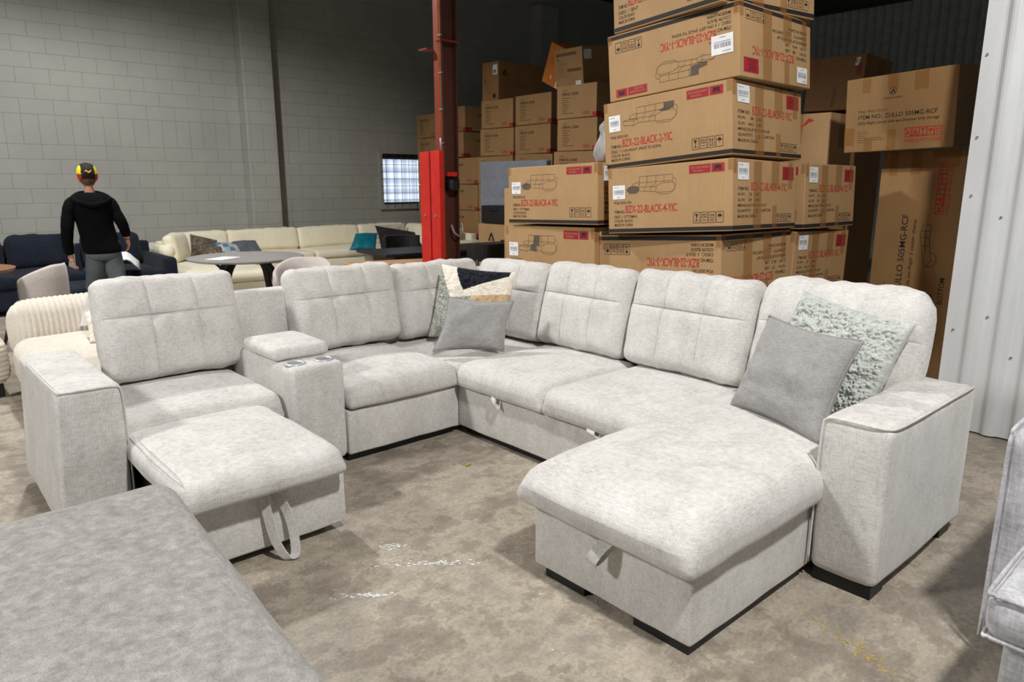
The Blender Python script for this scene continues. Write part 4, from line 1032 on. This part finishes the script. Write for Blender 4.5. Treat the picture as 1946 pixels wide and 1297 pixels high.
# blush tub chairs
def tub(label, x, y, rz, s=1.0):
    t = thing('tub_chair', label, 'armchair', (x, y, 0), rz)
    V = []; F = []; n = 28; prof = [(0, .36), (.02, .36), (.035, .42), (.035, .60), (.02, .70), (-.0, .725), (-.03, .71), (-.055, .62), (-.06, .40)]
    for k in range(n+1):
        a = R(-30+240*k/n); e = abs(k/n-.5)*2; top = 1-.42*max(0, e-.25)**1.3
        for r_, z_ in prof: 
            rr_ = .36+r_-.02*(1-min(1, z_/.7))*2
            V.append((rr_*math.cos(a)*s, rr_*math.sin(a)*s, .30+(z_-.30)*top if z_ > .36 else z_-.10*(1-e)))
    m = len(prof)
    for k in range(n):
        for j in range(m-1): F.append((k*m+j, (k+1)*m+j, (k+1)*m+j+1, k*m+j+1))
        F.append((k*m+m-1, (k+1)*m+m-1, (k+1)*m, k*m))
    F += [tuple(range(m)), tuple(n*m+j for j in range(m))[::-1]]
    MB().add((V, F), smooth=True).build('backrest', M['blush'], t)
    MB().add(rb(-.33*s, -.34*s, .27, .33*s, .30*s, .42, .06, .06, puff(.02, .01)), smooth=True).build('seat', M['blush'], t)
    for a, b_ in ((-.22, -.22), (.22, -.22), (.22, .22), (-.22, .22)):
        MB().add(tube([(a*.9, b_*.9, .28), (a*1.2, b_*1.2, 0)], [.018, .011], 10), smooth=True).build('leg', M['black'], t)
    return t
tub('blush grey upholstered tub chair at the left behind the ribbed ivory sofa', 1.14, 7.76, R(-128), .56).scale = (1, 1, 1.06)
tub('blush grey tub chair whose back peeks over the light grey sofa', 2.97, 6.23, R(-40), .70).scale = (1, 1, 1.1)

# round walnut table at the left edge
rt_ = thing('round_table', 'round walnut table cut off by the left edge', 'table', (.50, 7.86, 0))
MB().add(cyl(0, 0, .725, .75, .47, 48, .475), smooth=False).build('table_top', M['walnut'], rt_)
MB().add(tube([(0, 0, .03), (0, 0, .73)], .04, 16), smooth=True).build('pedestal', M['black'], rt_)
MB().add(cyl(0, 0, 0, .03, .26, 40)).build('base', M['black'], rt_)
# grey round dining table with splayed black legs
gt = thing('round_table', 'round grey dining table with black splayed legs before the cream sofa', 'table', (2.876, 7.30, 0))
V, F = tube([(0, 0, .722), (0, 0, .735), (0, 0, .748), (0, 0, .75)], [.52, .565, .568, .562], 64)
MB().add((V, F)).build('table_top', M['greytop'], gt)
for k in range(4):
    a = R(32+90*k); c_, s_ = math.cos(a), math.sin(a)
    MB().add(ribbon(spline([(.20*c_, .20*s_, .722), (.30*c_, .30*s_, .60), (.36*c_, .36*s_, .35), (.40*c_, .40*s_, 0)], 5), (-s_, c_, 0), .05, .05), smooth=False).build('leg', M['blackwood'], gt)
    MB().add(tube([(.46*c_, .46*s_, .722), (.30*c_, .30*s_, .60)], .012, 8), smooth=True).build('brace', M['blackwood'], gt)
MB().add(cyl(0, 0, .70, .722, .24, 32)).build('mounting_plate', M['black'], gt)
pa = thing('paper_sheet', 'white flyer lying on the round grey table', 'paper', (2.62, 7.25, .751))
MB().add(box(-.15, -.10, 0, .15, .10, .002)).build('sheet', M['white'], pa)
pa.rotation_euler = (0, 0, .6)
# black dining table and chairs
bt = thing('dining_table', 'long black dining table behind the steel post', 'table', (5.04, 6.74, 0), R(-5))
MB().add(rb(-1.0, -.36, .72, 1.0, .36, .75, .012, .3)).build('table_top', M['blackwood'], bt)
MB().add(rb(-.84, -.27, .64, .84, .27, .722, .01, .3)).build('apron', M['blackwood'], bt)
for a, b_ in ((-.80, -.24), (.80, -.24), (.80, .24), (-.80, .24)):
    MB().add(rb(a-.03, b_-.03, 0, a+.03, b_+.03, .70, .006, .2)).build('leg', M['blackwood'], bt)
def dchair(label, x, y, rz):
    t = thing('dining_chair', label, 'chair', (x, y, 0), rz, 'black dining chairs')
    MB().add(rb(-.22, -.22, .43, .22, .22, .47, .015, .1), smooth=True).build('seat', M['blackwood'], t)
    V = []; F = []
    n = 14
    for k in range(n+1):
        a = R(200+140*k/n)
        for r_, z_ in ((.235, .66), (.265, .66), (.27, .84), (.24, .84)): V.append((r_*math.cos(a), r_*math.sin(a)+.02, z_))
    for k in range(n):
        for j in range(4): F.append((k*4+j, (k+1)*4+j, (k+1)*4+(j+1) % 4, k*4+(j+1) % 4))
    F += [(0, 1, 2, 3), tuple(n*4+j for j in (3, 2, 1, 0))]
    MB().add((V, F), smooth=False).build('backrest', M['blackwood'], t)
    for a, b_ in ((-.19, -.19), (.19, -.19), (.19, .19), (-.19, .19)):
        MB().add(tube([(a, b_, .44), (a*1.12, b_*1.12, 0)], [.018, .012], 8), smooth=True).build('leg', M['blackwood'], t)
    for s_ in (-1, 1): MB().add(tube([(s_*.18, -.17, .45), (s_*.19, -.19, .68)], .014, 8), smooth=True).build('back_post', M['blackwood'], t)
    return t
dchair('black curved-back dining chair at the far side of the black table, left of the post', 4.95, 7.52, R(175))
dchair('black curved-back dining chair just right of the steel post', 5.05, 6.14, R(-5))
dchair('black curved-back dining chair by the cartons, rightmost of the three', 5.72, 6.34, R(-8))
# light oak table strip behind the sofa
ok = thing('console_table', 'light oak table just behind the grey sofa back', 'table', (3.78, 6.02, 0), R(-17))
MB().add(rb(-.42, -.15, .70, .42, .15, .735, .008, .3)).build('table_top', M['oak'], ok)
for a, b_ in ((-.38, -.11), (.38, -.11), (.38, .11), (-.38, .11)):
    MB().add(rb(a-.025, b_-.025, 0, a+.025, b_+.025, .70, .005, .2)).build('leg', M['oak'], ok)

# ivory ribbed modular sofa behind the left arm
rs = thing('ribbed_sofa', 'ivory ribbed corduroy sofa behind the left arm of the grey sectional', 'sofa', (.95, 5.6, 0)); O = (.95, 5.6, 0)
def ribs(ax, per, amp, base):
    def d(p, h):
        q = list(base(p, h)); s_ = amp*abs(math.sin(math.pi*p[ax]/per))
        for i in range(3):
            if i != ax: q[i] += s_*p[i]/h[i]
        return tuple(q)
    return d
def ribbed(x0, y0, z0, x1, y1, z1, r, ax, per=.034, amp=.008, cr=.02):
    L = (x1-x0, y1-y0, z1-z0)[ax]; cuts = [(), (), ()]
    cuts[ax] = [(-L/2)+per/4*k for k in range(1, int(L/per*4))]
    return rb(x0, y0, z0, x1, y1, z1, r, .05, ribs(ax, per, amp, puff(cr, .01)), cuts=tuple(cuts))
part('backrest', ribbed(.66, 5.95, .22, 2.2, 6.25, .66, .13, 0), 'ribbed', rs, O)
part('seat_cushion', rb(.64, 5.10, .10, 1.5, 5.96, .43, .10, .05, puff(.03, .015, seed=70)), 'ribbed', rs, O)
part('seat_cushion', rb(.62, 4.50, .10, 1.5, 5.12, .43, .10, .05, puff(.03, .015, seed=71)), 'ribbed', rs, O)
part('seat_front', ribbed(.64, 4.42, .10, 1.5, 4.62, .45, .09, 0), 'ribbed', rs, O)
for x_, y_ in ((.75, 4.6), (1.4, 4.6), (.75, 6.1), (2.1, 6.1)):
    part('foot', box(x_-.03, y_-.03, 0, x_+.03, y_+.03, .11), 'blackplastic', rs, O, False)
ro = thing('ribbed_ottoman', 'ivory ribbed ottoman cut off by the left edge', 'ottoman', (.42, 6.35, 0))
part('ottoman_cushion', ribbed(.08, 6.02, .08, .63, 6.64, .43, .10, 2), 'ribbed', ro, (.42, 6.35, 0))
for x_, y_ in ((.2, 6.1), (.55, 6.1), (.2, 6.5), (.55, 6.5)):
    part('foot', box(x_-.03, y_-.03, 0, x_+.03, y_+.03, .09), 'blackplastic', ro, (.42, 6.35, 0), False)
make_pillow('throw_pillow', 'curly cream fleece pillow on the ribbed ivory sofa', [(1.0, 5.30, .46), (1.36, 5.25, .46), (1.40, 5.52, .64), (1.04, 5.56, .62)], .13, ['ivorypile'], n=60, bumpf=curly(55, .014, 9))
tg = thing('sale_tag', 'white cardboard tag hanging on the ribbed ivory sofa back', 'tag', (1.10, 5.86, .60))
MB().add(([(-.04, 0, -.12), (.03, 0, -.12), (.10, .02, .11), (.04, .02, .11), (-.04, .006, -.12), (.03, .006, -.12), (.10, .026, .11), (.04, .026, .11)], [(0, 1, 2, 3), (7, 6, 5, 4), (0, 4, 5, 1), (1, 5, 6, 2), (2, 6, 7, 3), (3, 7, 4, 0)])).build('card', M['white'], tg)

# ------------------------------------------------------------------ person walking away
PX, PY = 1.70, 8.11
yaw = math.atan2(PY, PX)-R(90)+R(6)
pe = thing('person', 'person in black hoodie, grey jeans and black-yellow-red cap walking away', 'person', (PX, PY, 0), yaw)
def skin(name, verts, edges, mat, parent, sub=2, root=0):
    me = bpy.data.meshes.new(name); me.from_pydata([v[:3] for v in verts], [], [])
    me.edges.add(len(edges)); 
    for i, e in enumerate(edges): me.edges[i].vertices = e
    o = bpy.data.objects.new(name, me); link(o, parent)
    me.update()
    m_ = o.modifiers.new('skin', 'SKIN'); m_.use_smooth_shade = True
    sv = me.skin_vertices[0] if me.skin_vertices else None
    if sv is None:
        bpy.context.view_layer.objects.active = o
        sv = me.skin_vertices[0]
    for i, v in enumerate(verts):
        rx = v[3]; ry = v[4] if len(v) > 4 else v[3]
        sv.data[i].radius = (rx, ry); sv.data[i].use_root = (i == root)
    s_ = o.modifiers.new('smooth', 'SUBSURF'); s_.levels = sub; s_.render_levels = sub
    me.materials.append(M[mat]); return o
# body (x right, y away from the camera, z up); height 1.66 m
B = [(.055, 0, .84, .105, .085), (.03, .01, 1.0, .125, .10), (.01, .0, 1.16, .15, .105), (0, 0, 1.28, .10, .08), (0, .0, 1.385, .055, .055), (0, .03, 1.46, .052, .055),
     (-.155, 0, 1.28, .045, .045), (-.228, -.02, 1.05, .042, .040), (-.236, .02, .82, .032, .030), (-.222, .03, .765, .028, .022),
     (.15, 0, 1.28, .045, .045), (.236, -.04, 1.09, .042, .040), (.278, .02, .97, .030, .030), (.288, .045, .93, .028, .022),
     (-.02, .0, .78, .07, .07), (-.05, .16, .45, .065, .07), (-.05, .10, .08, .045, .05), (-.05, .24, .045, .04, .035),
     (.12, -.0, .78, .07, .07), (.15, -.05, .45, .065, .07), (.14, -.30, .14, .045, .05), (.14, -.20, .05, .04, .035)]
E_ = [(0, 1), (1, 2), (2, 3), (3, 4), (4, 5), (3, 6), (6, 7), (7, 8), (8, 9), (3, 10), (10, 11), (11, 12), (12, 13), (0, 14), (14, 15), (15, 16), (16, 17), (0, 18), (18, 19), (19, 20), (20, 21)]
skin('body', [(*v[:3], v[3]*.86, v[4]*.86) for v in B], E_, 'skin', pe)
# head
def headf(p, h):
    x, y, z = p
    u, v, q = x/h[0], y/h[1], z/h[2]
    x *= 1-.22*max(0, -q); y *= 1-.05*q*q
    y += .028*math.exp(-((x/.022)**2+((z+.012)/.035)**2))*(1 if v > .5 else 0)       # nose on the far side
    y -= .010*(math.exp(-(((x-.033)/.016)**2+((z-.012)/.014)**2))+math.exp(-(((x+.033)/.016)**2+((z-.012)/.014)**2)))*(1 if v > .5 else 0)
    y += .006*math.exp(-((x/.03)**2+((z+.055)/.008)**2))*(1 if v > .5 else 0)
    return x, y, z
hv, hf = rbox(.155, .195, .235, .11, .014, ((), (), ()), headf, rr=(.0775, .0975, .1175))
hm = T((0, .045, 1.545)) 
hb_ = MB().add((hv, hf), 0, hm, smooth=True)
for s_ in (-1, 1):
    ear = rbox(.018, .035, .06, .009, .01)
    hb_.add(ear, 0, T((s_*.079, .04, 1.535), (0, s_*R(12), s_*R(-20))), smooth=True)
hd_ = hb_.build('head', M['skin'], pe)
hr = MB().add(rbox(.166, .19, .215, .1, .012, ((), (), ()), lambda p, h: (p[0]*(1-.25*max(0, -p[2]/h[2]))+.004*noise.noise(Vector(p)*60), p[1]+.006*noise.noise(Vector((p[0]*80, 1, p[2]*15))), p[2]), rr=(.083, .095, .1)), 0, T((0, .036, 1.548)), smooth=True)
hr.build('hair', M['hair'], pe)
# cap: panels as material regions, brim on the far side
cv, cf = rbox(.184, .217, .215, .1, .01, ((), (), ()), lambda p, h: (p[0], p[1], max(p[2], -.052+(.03 if p[1] > 0 else 0))), rr=(.09, .107, .105))
mi = []
for q in cf:
    c_ = [sum(cv[i][k] for i in q)/4 for k in range(3)]
    mi.append(0 if abs(c_[0]) < .056 or c_[2] > .095 else (1 if c_[2] > -.005 else 2))
cm = MB().add((cv, cf), mi, T((0, .04, 1.572)), smooth=True)
capo = cm.build('cap', [M['capblack'], M['capyellow'], M['capred']], pe)
MB().add(tube([(x_, .04-.107*math.sqrt(max(0, 1-(x_/.12)**2))-.001, 1.592+.010*math.sin(i*1.6)) for i, x_ in enumerate((-.026, -.016, -.006, .006, .016, .026))], .007, 6), smooth=True).build('cap_emblem', M['caporange'], capo)
MB().add(rb(-.07, .13, 1.565, .07, .225, 1.572, .003, .03)).build('cap_brim', M['capred'], capo)
# hoodie: lofted torso with a hem, sleeves run into the shoulders
def loft(rings, n=28, cap=True):
    V = []; F = []
    for (x, y, z, rx, ry) in rings:
        for k in range(n):
            a = 2*math.pi*k/n; c_, s_ = math.cos(a), math.sin(a)
            w_ = 1+.035*noise.noise(Vector((c_*2+z*5, s_*2, z*7)))
            V.append((x+rx*w_*math.copysign(abs(c_)**.85, c_), y+ry*w_*math.copysign(abs(s_)**.85, s_), z))
    for i in range(len(rings)-1):
        for k in range(n): F.append((i*n+k, i*n+(k+1) % n, (i+1)*n+(k+1) % n, (i+1)*n+k))
    if cap: F += [tuple(range(n))[::-1], tuple((len(rings)-1)*n+k for k in range(n))]
    return V, F
def srings(R_, m):
    out = []; P = spline([(r[0], r[1], r[2]) for r in R_], m); Q = spline([(r[3], r[4], 0) for r in R_], m)
    return [(p.x, p.y, p.z, q.x, q.y) for p, q in zip(P, Q)]
hm_ = MB()
hm_.add(loft(srings([(.050, 0, .795, .145, .118), (.050, 0, .815, .166, .136), (.048, 0, .845, .169, .138), (.032, 0, .95, .163, .126), (.014, 0, 1.08, .163, .120), (.003, -.005, 1.20, .170, .120), (0, -.005, 1.285, .162, .106), (0, 0, 1.335, .125, .088), (0, .012, 1.37, .082, .070), (0, .02, 1.395, .062, .058)], 4)), smooth=True)
def sleeve(pts, rad):
    P = spline(pts, 6); r = [v[0] for v in spline([(a, 0, 0) for a in rad], 6)]
    r = [q*(1+.05*noise.noise(Vector((i*.9, q*9, 1)))) for i, q in enumerate(r)]
    hm_.add(tube(P, r, 18), smooth=True)
sleeve([(-.10, -.005, 1.305), (-.160, -.008, 1.285), (-.205, -.015, 1.18), (-.232, -.025, 1.05), (-.242, .0, .93), (-.238, .02, .84), (-.232, .026, .80)], [.050, .068, .062, .056, .050, .044, .037])
sleeve([(.10, -.005, 1.305), (.155, -.008, 1.285), (.198, -.028, 1.19), (.238, -.045, 1.10), (.262, -.01, 1.03), (.275, .02, .985), (.280, .03, .96)], [.050, .068, .060, .054, .048, .042, .035])
hm_.build('hoodie', M['hoodie'], pe)
hood = MB()
hood.add(tube(spline([(-.150, -.03, 1.335), (-.11, -.105, 1.305), (0, -.145, 1.275), (.11, -.105, 1.305), (.150, -.03, 1.335), (.085, .05, 1.375), (0, .065, 1.38), (-.085, .05, 1.375)], 8, True), .030, 12, closed=True), smooth=True)
hood.add(rbox(.27, .10, .15, .05, .03), 0, T((0, -.075, 1.325), (R(-38), 0, 0)), smooth=True)
hood.build('hood', M['hoodie'], pe)
jm = MB()
jm.add(loft(srings([(.055, 0, .97, .120, .095), (.058, 0, .92, .146, .112), (.058, 0, .84, .155, .122), (.055, 0, .77, .150, .118), (.055, .0, .73, .12, .09)], 4)), smooth=True)
jm.add(tube(spline([(-.015, .0, .80), (-.030, .06, .62), (-.045, .15, .44), (-.05, .14, .26), (-.05, .11, .09)], 5), [.088]*6+[.082]*5+[.07]*10, 18), smooth=True)
jm.add(tube(spline([(.125, .0, .80), (.140, -.02, .62), (.150, -.05, .45), (.145, -.14, .30), (.14, -.25, .15)], 5), [.088]*6+[.082]*5+[.07]*10, 18), smooth=True)
jm.build('jeans', M['jeans'], pe)
for nm, (x_, y_, z_), rx_ in (('shoe', (-.05, .20, .045), 0), ('shoe', (.14, -.25, .07), R(35))):
    MB().add(rbox(.09, .25, .085, .035, .02), 0, T((x_, y_, z_), (rx_, 0, 0)), smooth=True).build(nm, M['black'], pe)
# hands with five fingers each
def hand(wr, dirv, side):
    d = Vector(dirv).normalized(); a = Vector((0, 1, 0)); a = (a-d*a.dot(d)).normalized(); n_ = d.cross(a)
    w_ = Vector(wr); V = []; Ed = []
    def add(p, r, r2=None): V.append((*p, r, r2 or r)); return len(V)-1
    r0 = add(w_, .024, .020); r1 = add(w_+d*.045, .034, .018); Ed.append((r0, r1))
    for k, ln in enumerate((.068, .076, .072, .056)):
        off = a*(.026-.018*k)
        p0 = add(w_+d*.085+off, .0105); Ed.append((r1, p0))
        p1 = add(w_+d*(.085+ln*.5)+off+n_*side*.012, .009); Ed.append((p0, p1))
        p2 = add(w_+d*(.085+ln*.85)+off+n_*side*.034, .0078); Ed.append((p1, p2))
    p0 = add(w_+d*.035+a*.036, .012); Ed.append((r0, p0)); p1 = add(w_+d*.075+a*.055+n_*side*.01, .0095); Ed.append((p0, p1))
    return V, Ed
for wr, dv, sd_ in (((-.230, .028, .79), (.16, .06, -1), 1), ((.284, .040, .945), (.10, .10, -1), -1)):
    V, Ed = hand(wr, dv, sd_); skin('hand', V, Ed, 'skin', pe)

# ------------------------------------------------------------------ floor litter
def scrap(x, y, w, h, rz, mb, z=.003):
    c_, s_ = math.cos(rz), math.sin(rz); n = 7
    pts = [(x+(w*(.6+.5*random.random())*math.cos(2*math.pi*k/n)*c_-h*(.6+.5*random.random())*math.sin(2*math.pi*k/n)*s_),
            y+(w*(.6+.5*random.random())*math.cos(2*math.pi*k/n)*s_+h*(.6+.5*random.random())*math.sin(2*math.pi*k/n)*c_)) for k in range(n)]
    mb.add(([(p[0], p[1], z+.001*random.random()) for p in pts]+[(p[0], p[1], .0004) for p in pts], [tuple(range(n))]+[(k, k+n, (k+1) % n+n, (k+1) % n) for k in range(n)]))
lit = MB(); random.seed(11)
for cx_, cy_, n_, sx_, sy_ in ((1.46, 2.39, 34, .030, .014), (1.53, 2.15, 40, .055, .010), (1.58, 2.10, 12, .08, .012), (1.40, 2.24, 14, .05, .012), (1.215, 2.12, 34, .028, .007), (1.13, 2.19, 12, .03, .012), (1.75, 2.0, 4, .2, .2), (1.6, 1.5, 3, .2, .2)):
    for i in range(n_):
        a, b_ = random.gauss(0, sx_), random.gauss(0, sy_)
        scrap(cx_+a*.75-b_*.6, cy_-a*.66-b_*.7, random.uniform(.002, .012), random.uniform(.001, .003), random.uniform(-1.0, -.4), lit)
tag(lit.build('paper_scraps', M['white']), 'white paper scraps scattered on the concrete between footrest and chaise', 'litter', kind='stuff')
yl = MB()
for i in range(80):
    a, b_ = random.gauss(0, .11), random.gauss(0, .020)
    scrap(2.235-a*.30-b_*.9, .80-a*.95+b_*.3, random.uniform(.002, .010), random.uniform(.001, .004), random.uniform(1.1, 2.0), yl, .0010)
tag(yl.build('yellow_paint_flakes', M['yellowpaint']), 'worn yellow paint flakes on the concrete beside the chaise', 'paint marks', kind='stuff')
for i, (x_, y_, r_, lb_) in enumerate(((2.245, 2.874, .016, 'small dry yellow-green leaf on the floor before the corner'), (2.20, 1.90, .007, 'tiny dry leaf crumb on the floor nearer the chaise'))):
    mb = MB(); pts = [(r_*(1+.5*math.cos(5*a))*math.cos(a), r_*(1+.5*math.cos(5*a))*math.sin(a), .004+.003*math.cos(3*a)) for a in [2*math.pi*k/20 for k in range(20)]]
    mb.add((pts+[(p[0], p[1], .0005) for p in pts], [tuple(range(20))]+[(k, k+20, (k+1) % 20+20, (k+1) % 20) for k in range(20)]))
    o = mb.build('dry_leaf', M['leaf']); o.location = (x_, y_, 0); tag(o, lb_, 'leaf')
